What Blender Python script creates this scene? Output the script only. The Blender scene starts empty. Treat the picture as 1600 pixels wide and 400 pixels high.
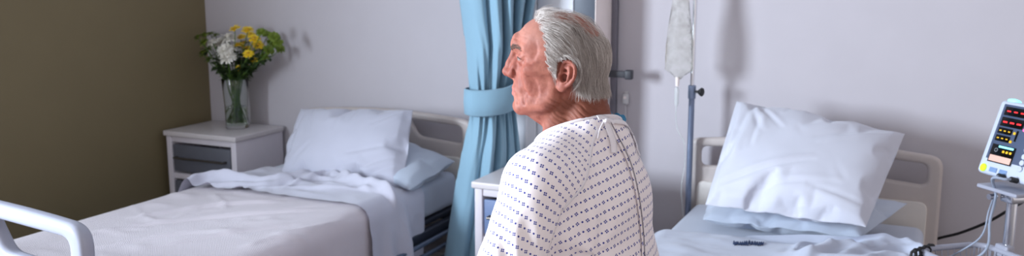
import bpy, bmesh, math, random, time
import numpy as np
from mathutils import Vector, Matrix
from mathutils.bvhtree import BVHTree

T0 = time.time()
PI = math.pi
rad = math.radians
SC = bpy.context.scene
COL = SC.collection

# ------------------------------------------------------------------ camera
FPX = 1400.0
PITCH = rad(9.8)
YAW = rad(25)
EYE = np.array([0.0, 0.0, 1.53])
FWD = np.array([-math.sin(YAW) * math.cos(PITCH), math.cos(YAW) * math.cos(PITCH), -math.sin(PITCH)])
RGT = np.array([math.cos(YAW), math.sin(YAW), 0.0])
UPV = np.cross(RGT, FWD)


def ray(px, py):
    return FWD + RGT * (px - 800) / FPX - UPV * (py - 200) / FPX


def on_y(px, py, y):            # where a sight line meets the vertical plane Y = y
    r = ray(px, py)
    return EYE + r * (y / r[1])


def on_z(px, py, z):
    r = ray(px, py)
    return EYE + r * ((z - EYE[2]) / r[2])


def on_d(px, py, d):
    return EYE + ray(px, py) * d


cam_data = bpy.data.cameras.new('camera')
cam = bpy.data.objects.new('camera', cam_data)
COL.objects.link(cam)
M = Matrix(((RGT[0], UPV[0], -FWD[0], EYE[0]), (RGT[1], UPV[1], -FWD[1], EYE[1]), (RGT[2], UPV[2], -FWD[2], EYE[2]), (0, 0, 0, 1)))
cam.matrix_world = M
cam_data.sensor_width = 36
cam_data.lens = 36 * FPX / 1600
cam_data.clip_start = 0.05
cam_data.dof.use_dof = True
cam_data.dof.focus_distance = 1.83
cam_data.dof.aperture_fstop = 5.0
SC.camera = cam


# ------------------------------------------------------------------ helpers
def tag(o, label=None, cat=None, group=None, kind=None):
    if label: o['label'] = label
    if cat: o['category'] = cat
    if group: o['group'] = group
    if kind: o['kind'] = kind
    return o


def empty(name, loc=(0, 0, 0), rz=0.0, label=None, cat=None, group=None):
    o = bpy.data.objects.new(name, None)
    COL.objects.link(o)
    o.empty_display_size = 0.1
    o.location = loc
    o.rotation_euler = (0, 0, rz)
    return tag(o, label, cat, group)


def link(name, me, mat=None, parent=None, smooth=True):
    o = bpy.data.objects.new(name, me)
    COL.objects.link(o)
    if mat is not None:
        for mm in (mat if isinstance(mat, (list, tuple)) else [mat]):
            me.materials.append(mm)
    if smooth and len(me.polygons):
        me.polygons.foreach_set('use_smooth', [True] * len(me.polygons))
    if parent is not None:
        o.parent = parent
    return o


def from_np(name, V, F):
    me = bpy.data.meshes.new(name)
    me.from_pydata([tuple(map(float, v)) for v in V], [], [tuple(int(i) for i in f) for f in F])
    me.update()
    return me


def sharp(o, ang=35):
    me = o.data
    bm = bmesh.new()
    bm.from_mesh(me)
    for e in bm.edges:
        if len(e.link_faces) == 2:
            e.smooth = e.calc_face_angle(0) < rad(ang)
    bm.to_mesh(me)
    bm.free()
    return o


class MB:
    """collects shapes into one mesh"""

    def __init__(s):
        s.bm = bmesh.new()

    def box(s, c, d, r=0.0, seg=3, mtx=None):
        g = bmesh.ops.create_cube(s.bm, size=1.0)
        vs = g['verts']
        for v in vs:
            v.co = Vector((v.co.x * d[0], v.co.y * d[1], v.co.z * d[2]))
        es = list({e for v in vs for e in v.link_edges})
        if r > 0:
            b = bmesh.ops.bevel(s.bm, geom=vs + es, offset=min(r, min(d) * 0.49), segments=seg, profile=0.5, affect='EDGES')
            vs = list({v for f in b['faces'] for v in f.verts} | {v for v in vs if v.is_valid})
        t = Matrix.Translation(Vector(c))
        if mtx is not None: t = t @ mtx
        for v in vs:
            v.co = t @ v.co
        return s

    def cyl(s, a, b, r0, r1=None, n=24, cap=True, bev=0.0):
        a, b = Vector(a), Vector(b)
        r1 = r0 if r1 is None else r1
        L = (b - a).length
        q = (b - a).to_track_quat('Z', 'Y').to_matrix().to_4x4()
        prof = [(0, 0), (r0, 0), (r1, L), (0, L)] if bev == 0 else [(0, 0), (r0 - bev, 0), (r0, bev), (r1, L - bev), (r1 - bev, L), (0, L)]
        if not cap: prof = prof[1:-1]
        s.lathe(prof, n, Matrix.Translation(a) @ q)
        return s

    def lathe(s, prof, n=32, mtx=None):
        rings = []
        for r, z in prof:
            if r < 1e-7:
                p = Vector((0, 0, z))
                rings.append([s.bm.verts.new(mtx @ p if mtx else p)])
            else:
                ring = []
                for k in range(n):
                    p = Vector((r * math.cos(2 * PI * k / n), r * math.sin(2 * PI * k / n), z))
                    ring.append(s.bm.verts.new(mtx @ p if mtx else p))
                rings.append(ring)
        for A, B in zip(rings, rings[1:]):
            for k in range(n):
                k2 = (k + 1) % n
                if len(A) == 1 and len(B) == 1: continue
                if len(A) == 1: s.bm.faces.new((A[0], B[k2], B[k]))
                elif len(B) == 1: s.bm.faces.new((A[k], A[k2], B[0]))
                else: s.bm.faces.new((A[k], A[k2], B[k2], B[k]))
        return s

    def tube(s, pts, r, n=10, closed=False, cap=True, rads=None):
        P = [Vector(p) for p in pts]
        m = len(P)
        ref = Vector((0, 0, 1))
        rings = []
        prev = None
        for i in range(m):
            t = (P[(i + 1) % m] - P[i - 1]) if closed else (P[min(i + 1, m - 1)] - P[max(i - 1, 0)])
            if t.length < 1e-9: t = Vector((0, 0, 1))
            t.normalize()
            if prev is None:
                u = t.cross(ref)
                if u.length < 0.1: u = t.cross(Vector((1, 0, 0)))
            else:
                u = prev - t * prev.dot(t)
            u.normalize()
            prev = u
            w = t.cross(u)
            rr = rads[i] if rads else r
            rings.append([s.bm.verts.new(P[i] + (u * math.cos(2 * PI * k / n) + w * math.sin(2 * PI * k / n)) * rr) for k in range(n)])
        rng = range(m) if closed else range(m - 1)
        for i in rng:
            A, B = rings[i], rings[(i + 1) % m]
            sh = 0
            if closed and i == m - 1:
                sh = min(range(n), key=lambda q: (A[0].co - B[q].co).length)
            for k in range(n):
                s.bm.faces.new((A[k], A[(k + 1) % n], B[(k + 1 + sh) % n], B[(k + sh) % n]))
        if cap and not closed:
            s.bm.faces.new(rings[0][::-1])
            s.bm.faces.new(rings[-1])
        return s

    def ball(s, c, r, sub=2, sc=(1, 1, 1), mtx=None):
        g = bmesh.ops.create_icosphere(s.bm, subdivisions=sub, radius=r)
        for v in g['verts']:
            p = Vector((v.co.x * sc[0], v.co.y * sc[1], v.co.z * sc[2]))
            if mtx is not None: p = mtx @ p
            v.co = p + Vector(c)
        return s

    def poly(s, pts, z0, z1, mtx=None):
        """extrude an outline (x, y) from z0 to z1"""
        m = len(pts)
        A = [Vector((x, y, z0)) for x, y in pts]
        B = [Vector((x, y, z1)) for x, y in pts]
        if mtx is not None:
            A = [mtx @ p for p in A]; B = [mtx @ p for p in B]
        A = [s.bm.verts.new(p) for p in A]; B = [s.bm.verts.new(p) for p in B]
        s.bm.faces.new(A[::-1]); s.bm.faces.new(B)
        for k in range(m):
            s.bm.faces.new((A[k], A[(k + 1) % m], B[(k + 1) % m], B[k]))
        return s

    def build(s, name, mat=None, parent=None, smooth=True, ang=35):
        bmesh.ops.recalc_face_normals(s.bm, faces=s.bm.faces)
        me = bpy.data.meshes.new(name)
        s.bm.to_mesh(me)
        s.bm.free()
        o = link(name, me, mat, parent, smooth)
        if smooth and ang: sharp(o, ang)
        return o


def spline(pts, n=8, closed=False):
    P = [np.array(p, float) for p in pts]
    out = []
    m = len(P)
    for i in range(m if closed else m - 1):
        p0 = P[i - 1] if (closed or i > 0) else 2 * P[0] - P[1]
        p1, p2 = P[i], P[(i + 1) % m]
        p3 = P[(i + 2) % m] if (closed or i + 2 < m) else 2 * P[-1] - P[-2]
        for k in range(n):
            t = k / n
            out.append(0.5 * ((2 * p1) + (-p0 + p2) * t + (2 * p0 - 5 * p1 + 4 * p2 - p3) * t * t + (-p0 + 3 * p1 - 3 * p2 + p3) * t ** 3))
    if not closed: out.append(P[-1])
    return out


def round_poly(pts, r, n=6):
    """round the corners of a closed outline; r may be a list"""
    out = []
    m = len(pts)
    for i in range(m):
        p = np.array(pts[i], float); a = np.array(pts[i - 1], float); b = np.array(pts[(i + 1) % m], float)
        rr = r[i] if isinstance(r, (list, tuple)) else r
        da, db = a - p, b - p
        la, lb = np.linalg.norm(da), np.linalg.norm(db)
        q = min(rr, la * 0.49, lb * 0.49)
        s_, e_ = p + da / la * q, p + db / lb * q
        for k in range(n + 1):
            t = k / n
            out.append(tuple((1 - t) ** 2 * s_ + 2 * t * (1 - t) * p + t * t * e_))
    return out


def plate(outline, holes, depth, bevel, res=2):
    """flat board with holes as a mesh in its own x-y plane, centred on z = 0"""
    cu = bpy.data.curves.new('outline', 'CURVE')
    cu.dimensions = '2D'
    cu.fill_mode = 'BOTH'
    cu.extrude = depth / 2 - bevel
    cu.bevel_depth = bevel
    cu.bevel_resolution = res
    cu.offset = -bevel
    for pts in [outline] + holes:
        sp = cu.splines.new('POLY')
        sp.points.add(len(pts) - 1)
        for q, (x, y) in zip(sp.points, pts): q.co = (x, y, 0, 1)
        sp.use_cyclic_u = True
    o = bpy.data.objects.new('outline', cu)
    COL.objects.link(o)
    dg = bpy.context.evaluated_depsgraph_get()
    me = bpy.data.meshes.new_from_object(o.evaluated_get(dg))
    bpy.data.objects.remove(o)
    bpy.data.curves.remove(cu)
    bm = bmesh.new(); bm.from_mesh(me)
    bmesh.ops.remove_doubles(bm, verts=bm.verts, dist=1e-5)
    bmesh.ops.recalc_face_normals(bm, faces=bm.faces)
    bm.to_mesh(me); bm.free()
    me.materials.clear()
    return me


def xform(me, mtx):
    me.transform(mtx)
    me.update()
    return me


# ------------------------------------------------------------------ numpy noise
def vnoise(P, scale=1.0, seed=0):
    """smooth value noise in [-1, 1] at points P (..., 3)"""
    Q = np.asarray(P, np.float64) * scale + seed * 17.31
    I = np.floor(Q).astype(np.int64)
    f = Q - I
    f = f * f * f * (f * (f * 6 - 15) + 10)

    def h(dx, dy, dz):
        n = (I[..., 0] + dx) * 374761393 + (I[..., 1] + dy) * 668265263 + (I[..., 2] + dz) * 2147483647 + seed * 1274126177
        n = (n ^ (n >> 13)) & 0x7fffffff
        n = (n * 1274126177 + 12345) & 0x7fffffff
        n = n ^ (n >> 15)
        return (n & 0xffff) / 32767.5 - 1.0
    x, y, z = f[..., 0], f[..., 1], f[..., 2]
    r = 0
    for dx in (0, 1):
        for dy in (0, 1):
            for dz in (0, 1):
                r = r + h(dx, dy, dz) * (x if dx else 1 - x) * (y if dy else 1 - y) * (z if dz else 1 - z)
    return r


def smoothstep(a, b, x):
    t = np.clip((x - a) / (b - a), 0, 1)
    return t * t * (3 - 2 * t)


# ------------------------------------------------------------------ materials
class NT:
    """tiny node-tree writer"""

    def __init__(s, name):
        s.m = bpy.data.materials.new(name)
        s.m.use_nodes = True
        s.t = s.m.node_tree
        s.b = s.t.nodes['Principled BSDF']

    def n(s, typ, **kw):
        nd = s.t.nodes.new(typ)
        for k, v in kw.items(): setattr(nd, k, v)
        return nd

    def l(s, a, b): s.t.links.new(a, b)

    def val(s, sock, v):
        if hasattr(v, 'is_output'): s.l(v, sock)
        else: sock.default_value = v

    def math(s, op, a, b=0.0, c=0.0, clamp=False):
        nd = s.n('ShaderNodeMath', operation=op, use_clamp=clamp)
        s.val(nd.inputs[0], a); s.val(nd.inputs[1], b); s.val(nd.inputs[2], c)
        return nd.outputs[0]

    def mix(s, f, a, b):
        nd = s.n('ShaderNodeMix', data_type='RGBA')
        s.val(nd.inputs[0], f); s.val(nd.inputs[6], a); s.val(nd.inputs[7], b)
        return nd.outputs[2]

    def noise(s, vec, scale, detail=3.0, rough=0.5):
        nd = s.n('ShaderNodeTexNoise')
        if vec is not None: s.l(vec, nd.inputs['Vector'])
        nd.inputs['Scale'].default_value = scale
        nd.inputs['Detail'].default_value = detail
        nd.inputs['Roughness'].default_value = rough
        return nd.outputs['Fac']

    def obj(s): return s.n('ShaderNodeTexCoord').outputs['Object']

    def ramp(s, f, a0, a1):
        nd = s.n('ShaderNodeMapRange', clamp=True)
        s.val(nd.inputs[0], f); nd.inputs[1].default_value = a0; nd.inputs[2].default_value = a1
        return nd.outputs[0]

    def bump(s, h, strength=0.3, dist=0.002):
        nd = s.n('ShaderNodeBump')
        nd.inputs['Strength'].default_value = strength
        nd.inputs['Distance'].default_value = dist
        s.l(h, nd.inputs['Height'])
        s.l(nd.outputs[0], s.b.inputs['Normal'])

    def setp(s, **kw):
        for k, v in kw.items():
            s.val(s.b.inputs[k.replace('_', ' ')], v)


def c4(c): return (c[0], c[1], c[2], 1.0)


def srgb(r, g, b):
    f = lambda x: ((x / 255 + 0.055) / 1.055) ** 2.4 if x > 10 else x / 255 / 12.92
    return (f(r), f(g), f(b), 1.0)


def plain(name, col, rough=0.5, metal=0.0, var=0.06, scale=30.0, bump=0.0, bscale=200.0, emit=None, estr=0.0, **kw):
    t = NT(name)
    o = t.obj()
    nz = t.noise(o, scale)
    dark = tuple(x * (1 - var) for x in col[:3]) + (1,)
    lite = tuple(min(1, x * (1 + var)) for x in col[:3]) + (1,)
    t.l(t.mix(t.ramp(nz, 0.3, 0.7), dark, lite), t.b.inputs['Base Color'])
    t.setp(Roughness=rough, Metallic=metal, **kw)
    if bump: t.bump(t.noise(o, bscale, 2.0), bump, 0.001)
    if emit:
        t.b.inputs['Emission Color'].default_value = emit
        t.b.inputs['Emission Strength'].default_value = estr
    return t.m


def cloth_mat(name, col, rough=0.9, weave=900.0, strength=0.12, sheen=0.25, ridges=None, wrinkle=0.0):
    t = NT(name)
    o = t.obj()
    nz = t.noise(o, 4.0, 3.0)
    lite = tuple(min(1, x * 1.03) for x in col[:3]) + (1,)
    dark = tuple(x * 0.96 for x in col[:3]) + (1,)
    t.l(t.mix(t.ramp(nz, 0.3, 0.7), dark, lite), t.b.inputs['Base Color'])
    t.setp(Roughness=rough, Sheen_Weight=sheen, Sheen_Roughness=0.5)
    h = t.noise(o, weave, 1.0)
    if ridges:
        w = t.n('ShaderNodeTexWave', wave_type='BANDS', bands_direction='DIAGONAL')
        w.inputs['Scale'].default_value = ridges
        w.inputs['Distortion'].default_value = 0.6
        w.inputs['Detail'].default_value = 1.0
        t.l(o, w.inputs['Vector'])
        h = t.math('ADD', t.math('MULTIPLY', h, 0.3), w.outputs['Fac'])
    if wrinkle:
        h = t.math('ADD', h, t.math('MULTIPLY', t.noise(o, 18.0, 3.0, 0.6), wrinkle))
    t.bump(h, strength, 0.002)
    return t.m


MT = {}
MT['wall'] = plain('wall_paint', srgb(196, 191, 197), 0.75, var=0.015, scale=6, bump=0.05, bscale=300)
MT['green'] = plain('green_wall_paint', srgb(127, 114, 84), 0.7, var=0.02, scale=5, bump=0.05, bscale=300)
MT['ceil'] = plain('ceiling_paint', srgb(225, 225, 225), 0.9)
MT['floor'] = plain('vinyl_floor', srgb(126, 122, 122), 0.45, var=0.1, scale=60)
MT['trimw'] = plain('white_trim_paint', srgb(205, 204, 206), 0.5)
MT['panelwhite'] = plain('white_panel_laminate', srgb(226, 229, 236), 0.4, var=0.01)
MT['panelcream'] = plain('cream_strip_plastic', srgb(246, 234, 230), 0.5, var=0.01)
MT['panelgrey'] = plain('blue_grey_panel', srgb(86, 94, 106), 0.4, var=0.03)
MT['channel'] = plain('grey_aluminium_channel', srgb(118, 116, 126), 0.45, 0.3)
MT['bracket'] = plain('dark_grey_bracket_plastic', srgb(52, 53, 60), 0.5)
MT['beige'] = plain('beige_bed_plastic', srgb(196, 186, 182), 0.42, var=0.015)
MT['beigelight'] = plain('pale_beige_insert_plastic', srgb(222, 216, 210), 0.45, var=0.015)
MT['bedwhite'] = plain('pale_blue_white_plastic', srgb(160, 162, 176), 0.3, var=0.015)
MT['steel'] = plain('dark_bed_steel', srgb(58, 64, 78), 0.45, 0.5)
MT['steelblue'] = plain('painted_bed_rail', srgb(92, 104, 126), 0.4, 0.3)
MT['rubber'] = plain('black_rubber', srgb(28, 28, 30), 0.6)
MT['cabwhite'] = plain('white_cabinet_laminate', srgb(222, 216, 224), 0.4, var=0.012)
MT['cabtop'] = plain('cabinet_top_laminate', srgb(214, 208, 210), 0.33, var=0.015)
MT['cabgrey'] = plain('grey_drawer_laminate', srgb(96, 98, 108), 0.45, var=0.03)
MT['cabblue'] = plain('blue_grey_drawer_laminate', srgb(116, 136, 176), 0.45, var=0.03)
MT['handle'] = plain('bronze_handle_metal', srgb(104, 98, 92), 0.35, 0.8)
MT['chrome'] = plain('chrome_metal', srgb(215, 218, 226), 0.18, 1.0, var=0.01)
MT['polegrey'] = plain('grey_pole_enamel', srgb(128, 140, 165), 0.3, 0.5)
MT['sheet'] = cloth_mat('pale_blue_sheet_cotton', srgb(194, 200, 216), wrinkle=0.35)
MT['sheetlilac'] = cloth_mat('lilac_grey_sheet_cotton', srgb(194, 194, 208), wrinkle=0.35)
MT['pillow'] = cloth_mat('white_pillowcase_cotton', srgb(206, 208, 220), wrinkle=0.25)
MT['pillowdim'] = cloth_mat('dimmed_white_pillowcase_cotton', srgb(188, 189, 203), wrinkle=0.25)  # white pillowcase with weaker light on the left bed put into its colour
MT['pillowblue'] = cloth_mat('pale_blue_pillowcase_cotton', srgb(190, 200, 216), wrinkle=0.25)
MT['pillowgrey'] = cloth_mat('greyish_pillowcase_cotton', srgb(184, 194, 210), wrinkle=0.25)
MT['blanket'] = cloth_mat('white_ribbed_blanket', srgb(214, 206, 213), ridges=80.0, strength=0.5, wrinkle=0.9)
MT['mattress'] = cloth_mat('mattress_cover', srgb(190, 198, 214))
MT['curtain'] = cloth_mat('blue_curtain_fabric', srgb(136, 172, 192), weave=1200, strength=0.1, sheen=0.15)


# ------------------------------------------------------------------ cloth simulation helper
def simulate(meshes_cloth, settings, colliders=(), frames=40, gravity=1.0):
    """settle one cloth mesh on static collider meshes; returns a new mesh"""
    cols = []
    for cm, thick in colliders:
        co = bpy.data.objects.new('collider', cm)
        COL.objects.link(co)
        co.modifiers.new('c', 'COLLISION')
        co.collision.thickness_outer = thick
        co.collision.cloth_friction = 12
        cols.append(co)
    o = bpy.data.objects.new('cloth', meshes_cloth)
    COL.objects.link(o)
    m = o.modifiers.new('c', 'CLOTH')
    s = m.settings
    s.quality = 6
    s.mass = 0.2
    s.air_damping = 2
    s.tension_stiffness = s.compression_stiffness = 20
    s.shear_stiffness = 8
    s.bending_stiffness = 1.0
    s.effector_weights.gravity = gravity
    m.collision_settings.use_collision = bool(cols)
    m.collision_settings.distance_min = 0.006
    m.collision_settings.collision_quality = 3
    for k, v in settings.items(): setattr(s, k, v)
    m.point_cache.frame_end = frames + 5
    for f in range(1, frames + 1): SC.frame_set(f)
    dg = bpy.context.evaluated_depsgraph_get()
    me = bpy.data.meshes.new_from_object(o.evaluated_get(dg))
    bpy.data.objects.remove(o)
    for co in cols: bpy.data.objects.remove(co)
    SC.frame_set(1)
    return me


def coords(me):
    a = np.empty(len(me.vertices) * 3)
    me.vertices.foreach_get('co', a)
    return a.reshape(-1, 3)


def set_coords(me, a):
    me.vertices.foreach_set('co', np.ascontiguousarray(a, np.float64).ravel())
    me.update()


def subsurf(o, lv=1):
    m = o.modifiers.new('smooth', 'SUBSURF')
    m.levels = m.render_levels = lv
    return o


def solidify(o, t):
    m = o.modifiers.new('thick', 'SOLIDIFY')
    m.thickness = t
    m.offset = -1
    return o


def refine(me, lv=1):
    """a smoothly subdivided copy of a mesh"""
    o = bpy.data.objects.new('refine', me)
    COL.objects.link(o)
    subsurf(o, lv)
    dg = bpy.context.evaluated_depsgraph_get()
    out = bpy.data.meshes.new_from_object(o.evaluated_get(dg))
    bpy.data.objects.remove(o)
    return out
# ------------------------------------------------------------------ the room
WX, WY, CZ = -3.735, 3.9, 2.7
RX, FY = 3.0, -1.6

def struct(name, mb, mat, smooth=False):
    o = mb.build(name, mat, None, smooth)
    return tag(o, kind='structure')

struct('floor', MB().box(((WX + RX) / 2, (FY + WY) / 2, -0.05), (RX - WX + 0.4, WY - FY + 0.4, 0.1)), MT['floor'])
struct('ceiling', MB().box(((WX + RX) / 2, (FY + WY) / 2, CZ + 0.05), (RX - WX + 0.4, WY - FY + 0.4, 0.1)), MT['ceil'])
struct('wall_back', MB().box(((WX + RX) / 2, WY + 0.06, CZ / 2), (RX - WX + 0.24, 0.12, CZ)), MT['wall'])
# left wall, dark green, with a tall window beyond the left edge of the picture
wy0, wy1, wz0, wz1 = -0.45, 0.65, 1.05, 2.20
w = MB()
for (y0, y1, z0, z1) in ((wy1, WY, 0, CZ), (FY, wy0, 0, CZ), (wy0, wy1, 0, wz0), (wy0, wy1, wz1, CZ)):
    w.box((WX - 0.06, (y0 + y1) / 2, (z0 + z1) / 2), (0.12, y1 - y0, z1 - z0))
struct('wall_left', w, MT['green'])
fr = MB()
for (y0, y1, z0, z1) in ((wy0, wy0 + .05, wz0, wz1), (wy1 - .05, wy1, wz0, wz1), (wy0, wy1, wz0, wz0 + .05), (wy0, wy1, wz1 - .05, wz1)):
    fr.box((WX - 0.06, (y0 + y1) / 2, (z0 + z1) / 2), (0.06, y1 - y0, z1 - z0), 0.005)
struct('window_1', fr, MT['trimw'], True)
struct('baseboard_back', MB().box(((WX + RX) / 2, WY - 0.008, 0.05), (RX - WX, 0.016, 0.1), 0.004), MT['trimw'], True)
struct('baseboard_left', MB().box((WX + 0.008, (FY + WY) / 2, 0.05), (0.016, WY - FY - 0.04, 0.1), 0.004), MT['trimw'], True)

# boxed-in service column standing out from the back wall between the beds
CXR = float(on_y(958, 60, WY)[0])              # its right side
CYF = WY * CXR / float(on_y(930, 60, WY)[0])   # its front
CD = WY - CYF
def wx(px, y=CYF): return float(on_y(px, 60, y)[0])
CXL = wx(800) - .03
pnl = empty('service_column', ((CXL + CXR) / 2, WY, 0), 0, 'white boxed column with a blue grey inset panel against the wall behind the man', 'wall column')
def ppart(name, x0, x1, z0, z1, y0, y1, mat, r=0.003):
    px, py, pz = pnl.location
    return MB().box(((x0 + x1) / 2 - px, (y0 + y1) / 2 - py, (z0 + z1) / 2), (x1 - x0, y1 - y0, z1 - z0), r).build(name, mat, pnl)
ppart('column_box', CXL, CXR - .004, 0.0, CZ - .005, CYF + .012, WY - .001, MT['panelwhite'], 0.004)
ppart('side_panel', CXR - .006, CXR, 0.0, CZ - .005, CYF + .004, WY - .001, MT['panelcream'], 0.002)
ppart('front_panel', CXL, wx(838), 0.0, CZ - .005, CYF, CYF + .014, MT['panelwhite'])
ppart('front_panel', wx(840), wx(895), 0.0, CZ - .005, CYF, CYF + .014, MT['panelwhite'])
ppart('grey_inset', wx(896), CXR - .004, 1.12, CZ - .005, CYF + .002, CYF + .014, MT['panelgrey'])
ppart('front_panel', wx(896), CXR - .004, 0.0, 1.118, CYF, CYF + .014, MT['panelwhite'])
ppart('divider_strip', wx(820), wx(824), 0.0, CZ - .005, CYF - .006, CYF + .002, MT['panelwhite'])
ppart('metal_channel', CXR - .001, float(on_y(966.5, 60, WY)[0]), 0.0, CZ - .005, WY - .03, WY - .001, MT['channel'])

# grey bracket reaching out of the column's side
a, b = on_y(951, 115, WY - .12), on_y(988, 115, WY - .12)
br = empty('rail_bracket', (CXR, WY - .12, float(a[2])), 0, 'dark grey bracket arm fixed to the side of the column right of the head', 'bracket')
Lb = float(b[0] - CXR)
MB().box((Lb / 2, 0, 0), (Lb, 0.02, 0.03), 0.004).build('arm', MT['bracket'], br)
MB().box((Lb - 0.014, -0.004, 0), (0.034, 0.034, 0.042), 0.006).build('end_block', MT['bracket'], br)
MB().box((0.006, 0, 0), (0.012, 0.045, 0.055), 0.004).build('fixing_plate', MT['channel'], br)

# nurse-call handset hanging on the wall
p = on_y(977, 155, WY - .02)
hs = empty('nurse_call_handset', (float(p[0]), WY, float(p[2])), 0, 'small white call handset hanging on the wall right of the metal channel', 'handset')
MB().box((0, -0.015, 0), (0.03, 0.024, 0.05), 0.009, 4).build('handset_body', MT['trimw'], hs)
MB().cyl((0, -0.027, 0.008), (0, -0.0305, 0.008), 0.0065, n=16).build('button', MT['panelcream'], hs)
MB().box((0, -0.004, 0.02), (0.018, 0.008, 0.03), 0.002).build('wall_hook', MT['trimw'], hs)
MB().tube(spline([(0, -.014, -.024), (0.002, -.014, -.1), (-.002, -.012, -.22), (0.004, -.01, -.45), (0.0, -.008, -.7)], 6), 0.0028, 8).build('cord', MT['trimw'], hs)

# little coloured card on the column's side
def on_x(px, py, x):
    r = ray(px, py)
    return EYE + r * (x / r[0])
p0, p1 = on_x(936, 149, CXR), on_x(949, 176, CXR)
cd = empty('notice_card', (CXR + .0005, float(p0[1] + p1[1]) / 2, float(p0[2] + p1[2]) / 2), 0, 'small teal and dark green picture card stuck to the column side behind the neck', 'card')
cw, ch = float(p1[1] - p0[1]), float(p0[2] - p1[2])
MB().box((.0012, 0, 0), (.0024, cw, ch)).build('card_sheet', plain('card_white', srgb(205, 215, 225), .5), cd, False)
MB().box((.003, 0, ch * .18), (.0012, cw * .88, ch * .56)).build('picture_field', plain('card_teal', srgb(60, 150, 175), .5), cd, False)
MB().poly([(-cw * .40, -ch * .05), (-cw * .05, ch * .22), (cw * .2, ch * .1), (cw * .40, ch * .26), (cw * .40, -ch * .2), (-cw * .40, -ch * .2)], 0, .001, Matrix.Translation((.0036, 0, ch * .08)) @ Matrix(((0, 0, 1, 0), (1, 0, 0, 0), (0, 1, 0, 0), (0, 0, 0, 1)))).build('leaf_picture', plain('card_green', srgb(24, 62, 48), .5), cd, False)

# ------------------------------------------------------------------ light
W = bpy.data.worlds.new('room_world')
SC.world = W
W.use_nodes = True
bg = W.node_tree.nodes['Background']
bg.inputs['Color'].default_value = (1.0, 0.92, 0.92, 1)
bg.inputs['Strength'].default_value = 0.92

def area(name, loc, to, sx, sy, watt, col):
    L = bpy.data.lights.new(name, 'AREA')
    L.shape = 'RECTANGLE'; L.size = sx; L.size_y = sy; L.energy = watt; L.color = col
    o = bpy.data.objects.new(name, L); COL.objects.link(o)
    o.location = loc
    o.rotation_euler = (Vector(to) - Vector(loc)).to_track_quat('-Z', 'Y').to_euler()
    return o
sun_ = area('window_daylight', (WX - 0.1, (wy0 + wy1) / 2, (wz0 + wz1) / 2), (0.9, 3.3, 1.25), wy1 - wy0, wz1 - wz0, 165, (0.77, 0.875, 1.0))
sun_.data.spread = rad(118)      # beam narrowed by hand so the left wall and bed get less light
SC.view_settings.view_transform = 'Standard'
SC.view_settings.look = 'None'
SC.view_settings.gamma = 1.0
SC.view_settings.use_curve_mapping = False
SC.view_settings.exposure = -0.02
# ------------------------------------------------------------------ beds
HBY = 3.80
def board(name, parent, ztop, zbot, w, arch, hole_z, hole_h, hole_in, hole_out, depth, mat, yloc, flip=False):
    """moulded bed-end with a hand hole at each side, its plane across the bed"""
    h = ztop - zbot
    n = 10
    top = [(-w / 2 + 0.0 + (w) * k / n, h - arch * (2 * k / n - 1) ** 2) for k in range(n + 1)]
    o = [(-w / 2, 0), (w / 2, 0)] + top[::-1]
    outline = round_poly(o, [0.02, 0.02] + [0.085] + [0.03] * (n - 1) + [0.085], 7)
    holes = []
    for s in (-1, 1):
        a, b = hole_in * s, hole_out * s
        zc = lambda x: hole_z - zbot - arch * (2 * x / w) ** 2
        q = [(a + 0.02 * s, zc(a) - hole_h / 2), (b, zc(b) - hole_h / 2), (b, zc(b) + hole_h / 2), (a - 0.035 * s, zc(a) + hole_h / 2)]
        holes.append(round_poly(q, 0.028, 6))
    me = plate(outline, holes, depth, min(0.016, depth * 0.42), 4)
    xform(me, Matrix.Translation((0, yloc, zbot)) @ Matrix.Rotation(PI / 2, 4, 'X'))
    ob = link(name, me, mat, parent)
    return sharp(ob, 50)


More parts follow.
